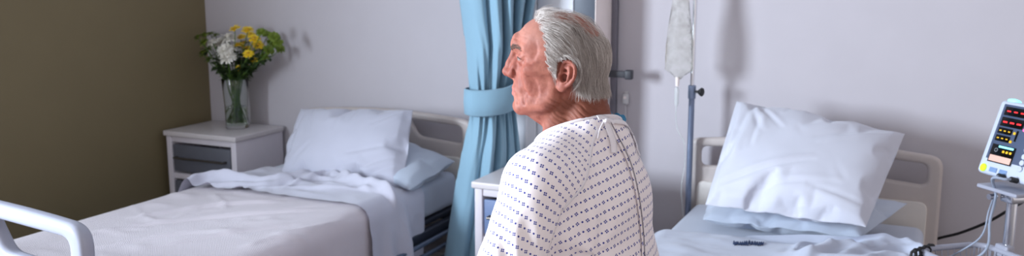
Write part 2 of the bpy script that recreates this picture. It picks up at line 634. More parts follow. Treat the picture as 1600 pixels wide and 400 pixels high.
def make_bed(loc, label, group, foot_mat, fb_top):
    root = empty('hospital_bed', loc, 0, label, 'bed', group)
    L0, L1 = 1.55 - HBY, 0.0             # foot and head, local y
    W2 = 0.47
    board('headboard', root, 0.855, 0.30, 1.0, 0.03, 0.775, 0.085, 0.18, 0.445, 0.035, MT['beige'], 0.0)
    ins = plate(round_poly([(-.455, 0), (.455, 0), (.455, .30), (-.455, .30)], [.01, .01, .035, .035]), [], 0.014, 0.005)
    xform(ins, Matrix.Translation((0, -0.024, 0.345)) @ Matrix.Rotation(PI / 2, 4, 'X'))
    sharp(link('headboard_insert', ins, MT['beigelight'], root), 50)
    board('footboard', root, fb_top, 0.30, 1.17, 0.035, fb_top - 0.086, 0.090, 0.27, 0.532, 0.045, foot_mat, L0 - 0.02)
    f = MB()
    for s in (-1, 1):
        f.box((s * W2, (L0 + L1) / 2, 0.36), (0.035, -L0 - 0.06, 0.06), 0.008)
    for y in (L0 + .06, L0 + .75, L0 + 1.5, L1 - .06):
        f.box((0, y, 0.36), (W2 * 2, 0.05, 0.04), 0.006)
    for s in (-1, 1):
        f.box((s * W2 * .85, (L0 + L1) / 2, 0.15), (0.05, -L0 - 0.3, 0.05), 0.008)
    for y in (L0 + .25, L1 - .25):
        f.box((0, y, 0.15), (W2 * 1.7, 0.06, 0.05), 0.008)
        for s in (-1, 1): f.cyl((s * .3, y, .15), (s * .3, y + (.25 if y < -1 else -.25), .345), 0.02)
    f.build('base_frame', MT['steel'], root)
    MB().box((0, (L0 + L1) / 2, 0.405), (0.9, -L0 - 0.1, 0.025), 0.006).build('mattress_deck', MT['steel'], root)
    for s in (-1, 1):                     # folded-down side guards
        g = MB()
        y0, y1 = L1 - 1.05, L1 - 0.12
        for k, z in enumerate((0.235, 0.29, 0.345)):
            g.tube(spline([(s * .505, y0 + .02 * k, z), (s * .507, (y0 + y1) / 2, z), (s * .505, y1 - .02 * k, z)], 4), 0.011, 10)
        for y in (y0 + .06, y1 - .06): g.cyl((s * .505, y, .215), (s * .505, y, .375), 0.012)
        g.build('side_guard', MT['steelblue'], root)
    for s in (-1, 1):
        for y in (L0 + .2, L1 - .2):
            c = MB().cyl((s * .4, y, .07), (s * .4, y, .145), 0.018).box((s * .4, y, .085), (0.05, 0.05, 0.02), 0.006).build('castor', MT['steel'], root)
            MB().cyl((s * .4 - .02, y, .06), (s * .4 + .02, y, .06), 0.06, n=28, bev=0.008).build('wheel', MT['rubber'], c)
    return root

LBX, RBX = -2.48, -0.42
make_bed((LBX, HBY, 0), 'empty made-up hospital bed between the green wall and the blue curtain', 'hospital beds', MT['bedwhite'], 0.935)
make_bed((RBX, HBY, 0), 'hospital bed that the man in the gown sits on', 'hospital beds', MT['bedwhite'], 0.90)

MZ_L, MZ_R = 0.585, 0.56
def mattress(cx, ztop, label):
    o = MB().box((0, 0, 0), (0.9, 2.1, ztop - 0.42), 0.035, 5).build('mattress', MT['mattress'])
    o.location = (cx, 2.68, (ztop + 0.42) / 2)
    return tag(o, label, 'mattress', 'bed mattresses')
mattress(LBX, MZ_L, 'pale blue mattress under the white blanket by the curtain')
mattress(RBX, MZ_R, 'pale blue mattress under the seated man')

# ------------------------------------------------------------------ pillows
def pillow_mesh(w, h, nx, ny, pressure, seed, shrink=0.0, bend=1.2, frames=38, wav=0.006):
    vs, fs, idx = [], [], {}
    rnd = random.Random(seed)
    ph = [rnd.uniform(0, 6.28) for _ in range(6)]
    def vid(i, j, s):
        edge = i in (0, nx) or j in (0, ny)
        k = (i, j, 0 if edge else s)
        if k not in idx:
            x, y = (i / nx - .5) * w, (j / ny - .5) * h
            z = 0 if edge else s * 0.02 + wav * (math.sin(x * 21 + y * 9 + ph[0]) * math.sin(y * 17 - x * 5 + ph[1]) + .5 * math.sin(x * 37 - y * 31 + ph[2]))
            idx[k] = len(vs); vs.append((x, y, z))
        return idx[k]
    for s in (1, -1):
        for i in range(nx):
            for j in range(ny):
                q = [vid(i, j, s), vid(i + 1, j, s), vid(i + 1, j + 1, s), vid(i, j + 1, s)]
                fs.append(q if s > 0 else q[::-1])
    me = bpy.data.meshes.new('pillow'); me.from_pydata(vs, [], fs); me.update()
    out = simulate(me, dict(mass=0.15, use_pressure=True, uniform_pressure_force=pressure, bending_stiffness=bend, shrink_min=shrink, tension_stiffness=15, compression_stiffness=15, shear_stiffness=5), (), frames, 0.0)
    a = coords(out)
    out['nx'] = nx
    return out


def place_pillow(me, name, BL, BR, TR, TL, thick, mat, bend=None, straight=.9, creases=()):
    """lay the settled pillow between four corner points in the room"""
    me = refine(me)
    a = coords(me)
    lo, hi = a.min(0), a.max(0)
    u = (a[:, 0] - lo[0]) / (hi[0] - lo[0]); v = (a[:, 1] - lo[1]) / (hi[1] - lo[1])
    zt = a[:, 2] / (hi[2] - lo[2]) * thick
    # draw the seam straighter between the corners
    for _ in range(2):
        for A_, B_ in ((0, 1), (1, 0)):
            w_ = (u, v)[A_]; x_ = (u, v)[B_]
            bins = np.clip((w_ * 24).astype(int), 0, 23)
            lo_ = np.array([x_[bins == k].min() for k in range(24)]); hi_ = np.array([x_[bins == k].max() for k in range(24)])
            cb = (np.arange(24) + .5) / 24
            l_, h_ = np.interp(w_, cb, lo_) * straight, 1 - (1 - np.interp(w_, cb, hi_)) * straight
            x2 = (x_ - l_) / (h_ - l_)
            if B_ == 0: u = x2
            else: v = x2
    u = np.clip(u, -.02, 1.02); v = np.clip(v, -.02, 1.02)
    zt = zt * np.clip(np.minimum(np.minimum(u, 1 - u), np.minimum(v, 1 - v)) / .05, 0, 1) ** .5
    top = zt > 0
    W_, H_ = np.linalg.norm(np.array(BR) - BL), np.linalg.norm(np.array(TL) - BL)
    for (x0, y0, x1, y1, wd, dp) in creases:
        p0 = np.array([x0 * W_, y0 * H_]); d_ = np.array([x1 * W_, y1 * H_]) - p0
        L_ = np.linalg.norm(d_); d_ = d_ / L_
        qx, qy = u * W_ - p0[0], v * H_ - p0[1]
        t_ = (qx * d_[0] + qy * d_[1]) / L_
        sd = -qx * d_[1] + qy * d_[0]
        env = np.sin(PI * np.clip(t_, 0, 1)) ** .6 * (t_ > 0) * (t_ < 1)
        zt = zt + np.where(top, env * dp * .5 * (-np.exp(-(sd / wd) ** 2) + .7 * np.exp(-((sd - 2.0 * wd) / (1.3 * wd)) ** 2)), 0)
    BL, BR, TR, TL = map(np.array, (BL, BR, TR, TL))
    n = np.cross(BR - BL, TL - BL); n /= np.linalg.norm(n)
    U, Vv = u[:, None], v[:, None]
    P = BL * (1 - U) * (1 - Vv) + BR * U * (1 - Vv) + TR * U * Vv + TL * (1 - U) * Vv + n * zt[:, None]
    if bend is not None: P = bend(P, u, v, zt)
    c = P.mean(0)
    set_coords(me, P - c)
    o = link(name, me, mat)
    o.location = c
    return o

# right bed: plump pillow leaning on the headboard, a flatter one below it
pm = pillow_mesh(.72, .50, 60, 42, 3.0, 3)
big = place_pillow(pm, 'pillow', on_y(1102, 320, 3.19), on_y(1353, 355, 3.17), on_y(1414, 209, 3.60), on_y(1151, 158, 3.60), 0.20, MT['pillow'], creases=((.05, .12, .62, .42, .010, .014), (.06, .08, .80, .26, .010, .010), (.10, .95, .24, .60, .010, .012), (.16, .92, .36, .66, .008, .009), (.13, .98, .07, .35, .012, .012), (.97, .95, .55, .62, .012, .010), (.97, .14, .60, .20, .010, .010), (.88, .98, .50, .86, .010, .008), (.20, .80, .20, .45, .008, .008)))
tag(big, 'big white pillow propped against the headboard behind the seated man', 'pillow', 'bed pillows')
pm = pillow_mesh(.72, .46, 56, 38, 3.0, 8)
q = lambda p, z: np.array([p[0], p[1], z])
low = place_pillow(pm, 'pillow', on_z(1098, 343, .612), on_z(1345, 371, .612), on_y(1418, 318, 3.64), on_y(1112, 300, 3.62), 0.115, MT['pillowblue'])
tag(low, 'pale blue pillow lying flat under the propped white pillow', 'pillow', 'bed pillows')
# left bed
pm = pillow_mesh(.72, .50, 60, 42, 3.0, 5)
lp = place_pillow(pm, 'pillow', on_y(436, 281, 3.33), on_y(630, 296, 3.28), on_y(645, 172, 3.56), on_y(470, 170, 3.56), 0.20, MT['pillowdim'], creases=((.12, .95, .10, .30, .010, .010), (.20, .96, .27, .55, .009, .010), (.50, .98, .47, .60, .009, .008), (.62, .97, .58, .70, .008, .007), (.97, .35, .62, .08, .010, .011), (.98, .25, .70, .02, .009, .010), (.96, .48, .60, .30, .009, .008), (.08, .05, .30, .45, .010, .008), (.95, .95, .75, .70, .009, .008)))
tag(lp, 'white pillow standing upright on the bed next to the flower cabinet', 'pillow', 'bed pillows')
pm = pillow_mesh(.70, .46, 56, 38, 3.0, 11)
lq = place_pillow(pm, 'pillow', (-2.60, 3.53, .62), on_z(640, 297, .61), on_y(711, 252, 3.66), (-2.58, 3.77, .75), 0.17, MT['pillowgrey'])
tag(lq, 'greyish pillow lying half hidden behind the upright pillow near the curtain', 'pillow', 'bed pillows')
print('pillows', round(time.time() - T0, 1))

# ------------------------------------------------------------------ covers
def box_mesh(c, d, r):
    b = MB().box(c, d, r, 4)
    me = bpy.data.meshes.new('c'); b.bm.to_mesh(me); b.bm.free()
    return me


def sheet_grid(x0, x1, y0, y1, z, step, seed, amp=0.02, fx=9.0, lam=0.0, fold=None, rot=0.0):
    nx, ny = int((x1 - x0) / step), int((y1 - y0) / step)
    X, Y = np.meshgrid(np.linspace(x0, x1, nx + 1), np.linspace(y0, y1, ny + 1), indexing='ij')
    P = np.stack([X, Y, np.full_like(X, z)], -1)
    P[..., 2] += amp * vnoise(np.stack([X * fx * .6, Y * fx, X * 0], -1), 1.0, seed) + amp * .5 * vnoise(np.stack([X * fx * 1.7, Y * fx * 2, X * 0], -1), 1.0, seed + 3)
    if lam:
        wv = 2.4 * vnoise(np.stack([X * 2.6, Y * 2.0, X * 0], -1), 1.0, seed + 5)
        am = .45 + .55 * vnoise(np.stack([X * 3.1, Y * 4.0, X * 0], -1), 1.0, seed + 8)
        P[..., 2] += (fold(X) if fold else .03) * am * np.sin(Y * 2 * PI / lam + wv + X * 1.5)
    c = np.array([(x0 + x1) / 2, (y0 + y1) / 2])
    if rot:
        d = P[..., :2] - c
        P[..., 0] = c[0] + d[..., 0] * math.cos(rot) - d[..., 1] * math.sin(rot)
        P[..., 1] = c[1] + d[..., 0] * math.sin(rot) + d[..., 1] * math.cos(rot)
    F = []
    for i in range(nx):
        for j in range(ny):
            a = i * (ny + 1) + j
            F.append((a, a + ny + 1, a + ny + 2, a + 1))
    return from_np('cloth', P.reshape(-1, 3), F)


def cover(name, me, mat, thick, label, cat, group=None):
    a = coords(me)
    c = a.mean(0)
    set_coords(me, a - c)
    o = link(name, me, mat)
    o.location = c
    if len(me.polygons) < 9000: subsurf(o, 1)
    if thick: solidify(o, thick)
    return tag(o, label, cat, group)

def ridges(me, lines):
    """raise soft folds along lines laid on the bed"""
    me = refine(me)
    a = coords(me)
    add = np.zeros(len(a))
    for pts, z, wd, h in lines:
        Q = np.array([on_z(x, y, z)[:2] for x, y in spline(pts, 6)])
        best = np.full(len(a), 9.0); side = np.zeros(len(a)); tt = np.zeros(len(a))
        n = len(Q) - 1
        for i in range(n):
            d_ = Q[i + 1] - Q[i]; L_ = np.linalg.norm(d_) + 1e-9
            r_ = a[:, :2] - Q[i]
            t_ = np.clip((r_ @ d_) / L_ ** 2, 0, 1)
            e_ = r_ - t_[:, None] * d_
            dist = np.linalg.norm(e_, axis=1)
            m_ = dist < best
            best[m_] = dist[m_]; side[m_] = np.sign(e_[m_, 0] * d_[1] - e_[m_, 1] * d_[0]); tt[m_] = ((i + t_) / n)[m_]
        w_ = np.where(side > 0, wd * .55, wd * 1.3)          # steep toward the viewer, gentle behind
        env = np.clip(np.minimum(tt, 1 - tt) * 6, 0.0, 1)
        jag = 1 + .25 * vnoise(np.c_[a[:, :2], a[:, 2] * 0], 22, 3)
        add += h * env * jag * np.exp(-(best / w_) ** 2)
    a[:, 2] += add
    set_coords(me, a)
    return me


def moved(o):
    m_ = o.data.copy(); m_.transform(Matrix.Translation(o.location)); return m_

mb_l = box_mesh((LBX, 2.67, .36), (0.93, 2.14, (MZ_L - .36) * 2), .05)
mb_r = box_mesh((RBX, 2.67, .36), (0.93, 2.14, (MZ_R - .36) * 2), .05)
fl = box_mesh((-1.5, 2.5, .02), (5, 4, .04), .0)
bl = simulate(sheet_grid(-3.22, -1.62, 1.60, 3.16, MZ_L + .04, .026, 4, .014), dict(shrink_min=-.014, bending_stiffness=1.5, mass=.3), ((mb_l, .008), (fl, .005)), 42)
print('blanket', round(time.time() - T0, 1))
sl = simulate(sheet_grid(-3.18, -1.60, 2.92, 3.34, MZ_L + .085, .018, 9, .012, 10, .13, lambda x: .030), dict(shrink_min=-.05, bending_stiffness=1.5, mass=.2), ((bl.copy(), .008), (mb_l, .008), (fl, .005)), 34)
sl = ridges(sl, [([(235, 312), (275, 290), (335, 277), (420, 282), (480, 274), (515, 270), (560, 286), (615, 296), (660, 312)], .63, .030, .040),
            ([(262, 312), (330, 297), (420, 296), (500, 286), (570, 300), (640, 312)], .60, .022, .022),
            ([(300, 310), (400, 304), (480, 304), (590, 309), (650, 318)], .59, .014, .012),
            ([(440, 292), (490, 276), (520, 272)], .63, .014, .016), ([(500, 284), (540, 290), (585, 300)], .62, .014, .014)])
bl = ridges(bl, [([(200, 345), (330, 325), (450, 318)], .59, 0.016, 0.0120), ([(120, 372), (250, 352), (400, 338), (520, 330)], .59, 0.013, 0.0120), ([(230, 392), (360, 368), (470, 352)], .59, 0.011, 0.0105),
            ([(330, 340), (420, 332), (540, 320)], .59, 0.009, 0.0075), ([(150, 392), (260, 372), (330, 365)], .59, 0.010, 0.0105), ([(420, 372), (480, 360), (560, 335)], .59, 0.011, 0.0090),
            ([(205, 322), (222, 340), (245, 352)], .59, 0.007, 0.0060), ([(330, 305), (345, 318), (352, 332)], .59, 0.009, 0.0090), ([(270, 345), (300, 336), (360, 330)], .59, 0.007, 0.0060),
            ([(380, 392), (430, 375), (500, 366)], .59, 0.013, 0.0120), ([(90, 385), (170, 366), (240, 360)], .59, 0.009, 0.0075), ([(400, 318), (470, 312), (560, 314)], .59, 0.009, 0.0060)])
cover('blanket', bl, MT['blanket'], 0.004, 'white ribbed blanket spread over the bed by the green wall and hanging at its side', 'blanket', 'ribbed blankets')
cover('bed_sheet', sl, MT['sheetlilac'], 0.0, 'rumpled pale sheet turned down below the upright pillow', 'sheet', 'turned-down sheets')
br_ = simulate(sheet_grid(-1.02, .42, 1.62, 3.16, MZ_R + .04, .03, 14, .02), dict(shrink_min=-.03, bending_stiffness=1.5, mass=.3), ((mb_r, .008), (fl, .005)), 36)
sr = simulate(sheet_grid(-1.02, .36, 2.88, 3.27, MZ_R + .10, .018, 21, .012, 11, .12, lambda x: .006 + .045 * smoothstep(-.55, -.1, x), .20), dict(shrink_min=-.06, bending_stiffness=1.5, mass=.2), ((br_.copy(), .008), (mb_r, .008), (moved(low), .006), (fl, .005)), 34)
cover('blanket', br_, MT['blanket'], 0.004, 'white ribbed blanket on the bed beneath the seated man', 'blanket', 'ribbed blankets')
sr = ridges(sr, [([(1255, 392), (1275, 378), (1330, 368), (1400, 358), (1440, 368), (1462, 392)], .64, .030, .035), ([(1300, 392), (1350, 380), (1410, 372), (1450, 388)], .62, .018, .022),
            ([(1085, 352), (1160, 353), (1240, 362), (1300, 366)], .59, .016, .016), ([(1235, 398), (1250, 384), (1275, 380), (1300, 390)], .60, .012, .018), ([(1340, 396), (1390, 384), (1430, 388)], .62, .012, .016)])
sro = cover('bed_sheet', sr, MT['sheet'], 0.0, 'crumpled pale blue sheet pushed below the pillows beside the seated man', 'sheet', 'turned-down sheets')
print('covers', round(time.time() - T0, 1))

# dark blue stitched laundry mark near the edge of the crumpled sheet
vs_ = coords(sr); oc = np.array(sro.location)
sb_ = BVHTree.FromPolygons([tuple(v) for v in vs_], [tuple(p.vertices) for p in sr.polygons])
def on_sheet(px, py):
    r = ray(px, py)
    h = sb_.ray_cast(Vector(EYE - oc), Vector(r).normalized())
    return h[0], h[1]
strokes = []
rn = random.Random(3)
x_ = 1146.0
while x_ < 1191:
    w_ = rn.uniform(2.5, 5.0)
    strokes.append([(x_, 384 - rn.uniform(0, 3)), (x_ + w_ * .3, 378 + rn.uniform(-1.5, 1.5)), (x_ + w_ * .6, 384 + rn.uniform(-1, 1)), (x_ + w_, 380 + rn.uniform(-1.5, 1.5))])
    x_ += w_ * .95
mk = MB()
for st_ in strokes:  # noqa
    pts_ = []
    for p_ in spline(st_, 3):
        h = on_sheet(p_[0], p_[1])
        if h[0] is not None: pts_.append(h[0] + h[1] * (.003 if h[1].z > 0 else -.003))
    if len(pts_) > 3: mk.tube(pts_, .0018, 6)
mo = mk.build('laundry_mark', plain('navy_thread', srgb(48, 66, 104), .8), sro)
mo['label'] = 'small dark blue stitched mark'
# ------------------------------------------------------------------ bedside cabinets
def cabinet(x0, x1, y0, y1, h, label, dmat):
    w, d = x1 - x0, y1 - y0
    root = empty('bedside_cabinet', ((x0 + x1) / 2, (y0 + y1) / 2, 0), 0, label, 'cabinet', 'bedside cabinets')
    b = MB()
    t = 0.035
    b.box((-w / 2 + t / 2, 0, (h - .03) / 2 + .03), (t, d, h - .06), 0.004)
    b.box((w / 2 - t / 2, 0, (h - .03) / 2 + .03), (t, d, h - .06), 0.004)
    b.box((0, d / 2 - .01, (h - .03) / 2 + .03), (w - .05, .02, h - .07), 0.003)
    for z in (.06, h - .045, h - .245):
        b.box((0, -.004, z), (w - .05, d - .02, .03), 0.003)
    b.build('carcass', MT['cabwhite'], root)
    MB().box((0, -0.006, h - .014), (w + .02, d + .012, .028), 0.006, 4).build('top', MT['cabtop'], root)
    dr = MB().box((0, -d / 2 + .012, h - .145), (w - .085, .02, .145), 0.004).build('drawer', dmat, root)
    hw = w * .70
    MB().tube([(-hw / 2, -d / 2 + .002, h - .14), (-hw / 2, -d / 2 - .026, h - .14), (hw / 2, -d / 2 - .026, h - .14), (hw / 2, -d / 2 + .002, h - .14)], 0.0058, 10).build('handle', MT['handle'], dr)
    do = MB().box((0, -d / 2 + .012, (h - .27 + .08) / 2), (w - .085, .02, h - .27 - .08), 0.004).build('door', dmat, root)
    MB().tube([(w * .3, -d / 2 + .002, h - .34), (w * .3, -d / 2 - .026, h - .34), (w * .3, -d / 2 - .026, h - .48), (w * .3, -d / 2 + .002, h - .48)], 0.0058, 10).build('handle', MT['handle'], do)
    for sx in (-1, 1):
        for sy in (-1, 1):
            MB().cyl((sx * (w / 2 - .04), sy * (d / 2 - .05), 0), (sx * (w / 2 - .04), sy * (d / 2 - .05), .045), .02, bev=.003).build('foot', MT['rubber'], root)
    return root
cabinet(-3.685, -3.205, 3.505, 3.88, .70, 'white bedside cabinet with grey drawer carrying the flower vase', MT['cabgrey'])
cabinet(-1.635, -1.175, 3.145, 3.54, .70, 'white bedside cabinet with blue grey drawer between curtain and seated man', MT['cabblue'])

# ------------------------------------------------------------------ vase and flowers
VX, VY, VZ = -3.395, 3.735, .7005
glass = NT('clear_vase_glass')
glass.setp(Base_Color=(0.93, 0.97, 0.96, 1), Roughness=0.02, IOR=1.45, Transmission_Weight=1.0)
water = NT('vase_water')
water.setp(Base_Color=(0.86, 0.92, 0.82, 1), Roughness=0.0, IOR=1.33, Transmission_Weight=1.0)
vase = MB().lathe([(0, 0), (.058, 0), (.062, .004), (.061, .03), (.062, .12), (.067, .20), (.072, .265), (.0705, .268), (.069, .265), (.064, .20), (.0588, .12), (.0578, .03), (.056, .016), (0, .014)], 40).build('vase', glass.m, None, True, 60)
vase.location = (VX, VY, VZ)
tag(vase, 'clear glass vase of flowers on the white cabinet in the corner', 'vase')
MB().lathe([(0, .0145), (.0555, .0165), (.0573, .03), (.0582, .115), (0, .115)], 40).build('water', water.m, vase, True, 60)

FM = {}
def petal_mat(name, a, b):
    t = NT(name)
    t.l(t.mix(t.ramp(t.noise(t.obj(), 60.0), .3, .7), a, b), t.b.inputs['Base Color'])
    t.setp(Roughness=.6, Subsurface_Weight=0.0)
    return t.m
FM['white'] = petal_mat('white_petals', srgb(232, 228, 214), srgb(250, 248, 242))
FM['yellow'] = petal_mat('yellow_petals', srgb(236, 194, 22), srgb(252, 226, 60))
FM['green'] = petal_mat('green_petals', srgb(84, 104, 24), srgb(120, 140, 38))
FM['centre'] = petal_mat('flower_centre', srgb(170, 130, 20), srgb(210, 160, 30))
FM['stem'] = petal_mat('flower_stem', srgb(60, 92, 30), srgb(96, 128, 50))
FM['leaf'] = petal_mat('dark_leaf', srgb(30, 48, 20), srgb(54, 78, 34))

def petals(mb, c, d, R, rings, rnd, wid=.3, cup=.4):
    """layers of petals round direction d"""
    q = Vector(d).normalized().to_track_quat('Z', 'Y').to_matrix()
    for r, (n, ln, el) in enumerate(rings):
        off = rnd.uniform(0, 6.28)
        for k in range(n):
            th = off + 2 * PI * k / n + rnd.uniform(-.12, .12)
            e = el + rnd.uniform(-.12, .12)
            L = R * ln * rnd.uniform(.9, 1.08)
            pts = []
            for t, wv in ((.06, .35), (.35, .8), (.7, 1.0), (.93, .7), (1.0, .2)):
                ee = e - cup * t * t * .5 + (cup * .9 if el > .9 else 0) * t * .3
                rr, zz = L * t * math.cos(ee), L * t * math.sin(ee)
                for s in (-1, 1):
                    ww = s * wv * wid * L * .5
                    pts.append(Vector((rr * math.cos(th) - ww * math.sin(th), rr * math.sin(th) + ww * math.cos(th), zz - abs(s) * 0 + (R * .03 if abs(s) else 0))))
            vs = [mb.bm.verts.new(q @ p + Vector(c)) for p in pts]
            for i in range(0, len(vs) - 2, 2):
                mb.bm.faces.new((vs[i], vs[i + 1], vs[i + 3], vs[i + 2]))
    return mb


def leaf(mb, base, d, L, wd, rnd):
    d = Vector(d).normalized()
    side = d.cross(Vector((rnd.uniform(-.4, .4), rnd.uniform(-.4, .4), 1))).normalized()
    nrm = side.cross(d)
    P = []
    for t, w_ in ((0, .12), (.2, .7), (.45, 1), (.7, .75), (.88, .45), (1, .04)):
        c = Vector(base) + d * (L * t) - nrm * (L * .25 * t * t)
        P.append((c - side * wd * w_ + nrm * wd * .25 * w_, c, c + side * wd * w_ + nrm * wd * .25 * w_))
    R_ = [[mb.bm.verts.new(x) for x in p] for p in P]
    for A, B in zip(R_, R_[1:]):
        for k in (0, 1): mb.bm.faces.new((A[k], A[k + 1], B[k + 1], B[k]))

rnd = random.Random(5)
heads = [('white', 343, 68, 11), ('white', 357, 60, 11), ('white', 352, 78, 10), ('white', 366, 76, 9), ('white', 356, 90, 10), ('white', 333, 66, 8),
         ('yellow', 367, 45, 7.5), ('yellow', 387, 47, 8), ('yellow', 377, 58, 7), ('yellow', 381, 67, 7), ('yellow', 397, 60, 8), ('yellow', 403, 70, 8), ('yellow', 384, 76, 8),
         ('yellow', 388, 84, 7), ('yellow', 396, 95, 7), ('yellow', 373, 70, 6.5), ('yellow', 373, 106, 4), ('yellow', 376, 92, 4), ('yellow', 385, 103, 4), ('yellow', 392, 54, 6),
         ('green', 309, 58, 7), ('green', 320, 55, 8), ('green', 329, 53, 7), ('green', 318, 66, 8), ('green', 328, 76, 8), ('green', 317, 83, 8), ('green', 327, 92, 7), ('green', 337, 55, 6),
         ('green', 408, 50, 7), ('green', 419, 54, 8), ('green', 429, 57, 8), ('green', 435, 66, 7), ('green', 425, 66, 8), ('green', 438, 76, 7), ('green', 420, 78, 8), ('green', 413, 88, 6), ('green', 430, 72, 6)]
NAMEC = {'white': ('white_chrysanthemum', 'white chrysanthemum with its stem in the glass vase bouquet'),
         'yellow': ('yellow_daisy', 'yellow daisy-like flower with its stem in the glass vase bouquet'),
         'green': ('green_button_flower', 'green button flower with its stem at the edge of the glass vase bouquet')}
for i, (kind, px, py, rp) in enumerate(heads):
    yy = VY + rnd.uniform(-.055, .07) + (-.03 if kind == 'white' else 0)
    H = Vector(on_y(px, py, yy))
    R = rp * 4.98 / FPX * (1.45 if kind == 'white' else 1.25)
    ang = rnd.uniform(0, 6.28); rr = rnd.uniform(.004, .036)
    base = Vector((VX - (H.x - VX) * .16 + rr * math.cos(ang) * .6, VY - (H.y - VY) * .2 + rr * math.sin(ang), VZ + .025))
    neck = Vector((VX + max(-.048, min(.048, (H.x - VX) * .30)) , VY + max(-.045, min(.045, (H.y - VY) * .4 + rnd.uniform(-.02, .02))), VZ + .265))
    mid = (base + neck) / 2
    path = [Vector(p) - H for p in spline([base, mid, neck, neck.lerp(H, .6) + Vector((0, 0, -.004)), H - Vector((0, 0, .004))], 5)]
    nm, lb = NAMEC[kind]
    root = empty(nm, H, 0, lb, 'flower', 'flowers in the vase')
    MB().tube(path, 0.0022 if kind != 'white' else .003, 7).build('stem', FM['stem'], root)
    d = (H - neck).normalized() + Vector((rnd.uniform(-.25, .25), -.45 + rnd.uniform(-.3, .2), .35))
    m_ = MB()
    if kind == 'white':
        petals(m_, (0, 0, 0), d, R, ((16, 1.0, .05), (14, .92, .35), (12, .75, .7), (9, .55, 1.05)), rnd, .26, .5)
    elif kind == 'yellow':
        petals(m_, (0, 0, 0), d, R, ((13, 1.0, .12), (11, .82, .45)), rnd, .36, .3)
    else:
        petals(m_, (0, 0, 0), d, R, ((12, .95, .1), (10, .85, .5), (8, .6, .9)), rnd, .4, .6)
    m_.build('petals', FM[kind], root, False)
    MB().ball(Vector(d).normalized() * R * .12, R * (.3 if kind == 'yellow' else .22), 2, (1, 1, .8)).build('flower_centre', FM['centre' if kind == 'yellow' else kind], root)
    lf = MB()
    nl = 9
    for k in range(nl):
        t = rnd.uniform(.0, .72)
        p = (neck - H).lerp(Vector((0, 0, 0)), t)
        leaf(lf, p, (rnd.uniform(-1, 1), rnd.uniform(-1, 1), rnd.uniform(-.3, .7)), rnd.uniform(.035, .06), rnd.uniform(.009, .016), rnd)
    lf.build('leaves', FM['leaf'], root, False)

# ------------------------------------------------------------------ curtain
def keyed(tab, z):
    zs = [a[0] for a in tab]; i = np.argsort(zs)
    return np.interp(z, np.array(zs)[i], np.array([a[1] for a in tab])[i])
YL, YR = 3.42, 3.60
LT = [(float(p[2]), float(p[0])) for p in [on_y(x, y, YL) for x, y in ((716, -40), (718, 0), (728, 70), (731, 140), (730, 175), (718, 240), (706, 320), (694, 400), (684, 470))]]
RT = [(float(p[2]), float(p[0])) for p in [on_y(x, y, YR) for x, y in ((838, -40), (834, 0), (822, 60), (806, 135), (803, 165), (812, 240), (815, 320), (806, 400), (800, 470))]]
nz, ns = 150, 260
zs = np.linspace(0.06, 2.52, nz)
P = np.zeros((nz, ns, 3))
s = np.linspace(0, 1, ns)
for i, z in enumerate(zs):
    xl, xr = keyed(LT, z), keyed(RT, z)
    if z < min(LT)[0]: xl = min(LT)[1] - (min(LT)[0] - z) * .10
    if z < min(RT)[0]: xr = min(RT)[1]
    if z > 1.45: k = min(1, (z - 1.45) / .9); xl -= .10 * k; xr += .06 * k
    A, B = np.array([xl, YL]), np.array([xr, YR])
    tie = math.exp(-((z - 1.0) / .16) ** 2)
    ph = s + .012 * np.sin(z * 5 + s * 9)
    amp = (.044 * (1 - .5 * tie) + .02 * max(0, .8 - z)) * (0.45 + .55 * smoothstep(.15, .5, s))
    low = 1 / (1 + math.exp((z - .98) / .05))
    ph0 = 2 * PI * (4.6 * ph ** 1.35) + .2
    ph1 = 2 * PI * (4.2 * ph ** 1.4) + 1.2 + .8 * np.sin(z * 2.1)
    f = (1 - low) * (2 * np.abs(np.sin(ph0 / 2)) ** .75 - 1) + low * .6 * (2 * np.abs(np.sin(ph1 / 2)) ** .8 - 1)
    f += .35 * vnoise(np.stack([s * 11, np.full(ns, z * 1.3), np.zeros(ns)], -1), 1.0, 6)
    bul = np.sin(PI * s ** .62) * (.112 + .01 * low) * (1 - .5 * tie)
    nrm = np.array([-(B - A)[1], (B - A)[0]]); nrm /= np.linalg.norm(nrm); nrm = -nrm if nrm[1] > 0 else nrm
    off = f * amp + bul
    # radiating creases just under and over the tie
    off += .010 * np.exp(-((z - 1.0) / .2) ** 2) * np.sin(s * 60 + z * 14)
    P[i, :, :2] = A + (B - A) * s[:, None] + nrm * off[:, None]
    P[i, :, 2] = z
F = [(i * ns + j, i * ns + j + 1, (i + 1) * ns + j + 1, (i + 1) * ns + j) for i in range(nz - 1) for j in range(ns - 1)]
c = np.array([-1.78, 3.58, 0.0])
cur = link('privacy_curtain', from_np('curtain', P.reshape(-1, 3) - c, F), MT['curtain'])
cur.location = c
solidify(cur, .002)
tag(cur, 'light blue fabric curtain gathered and tied back between the two beds', 'curtain')
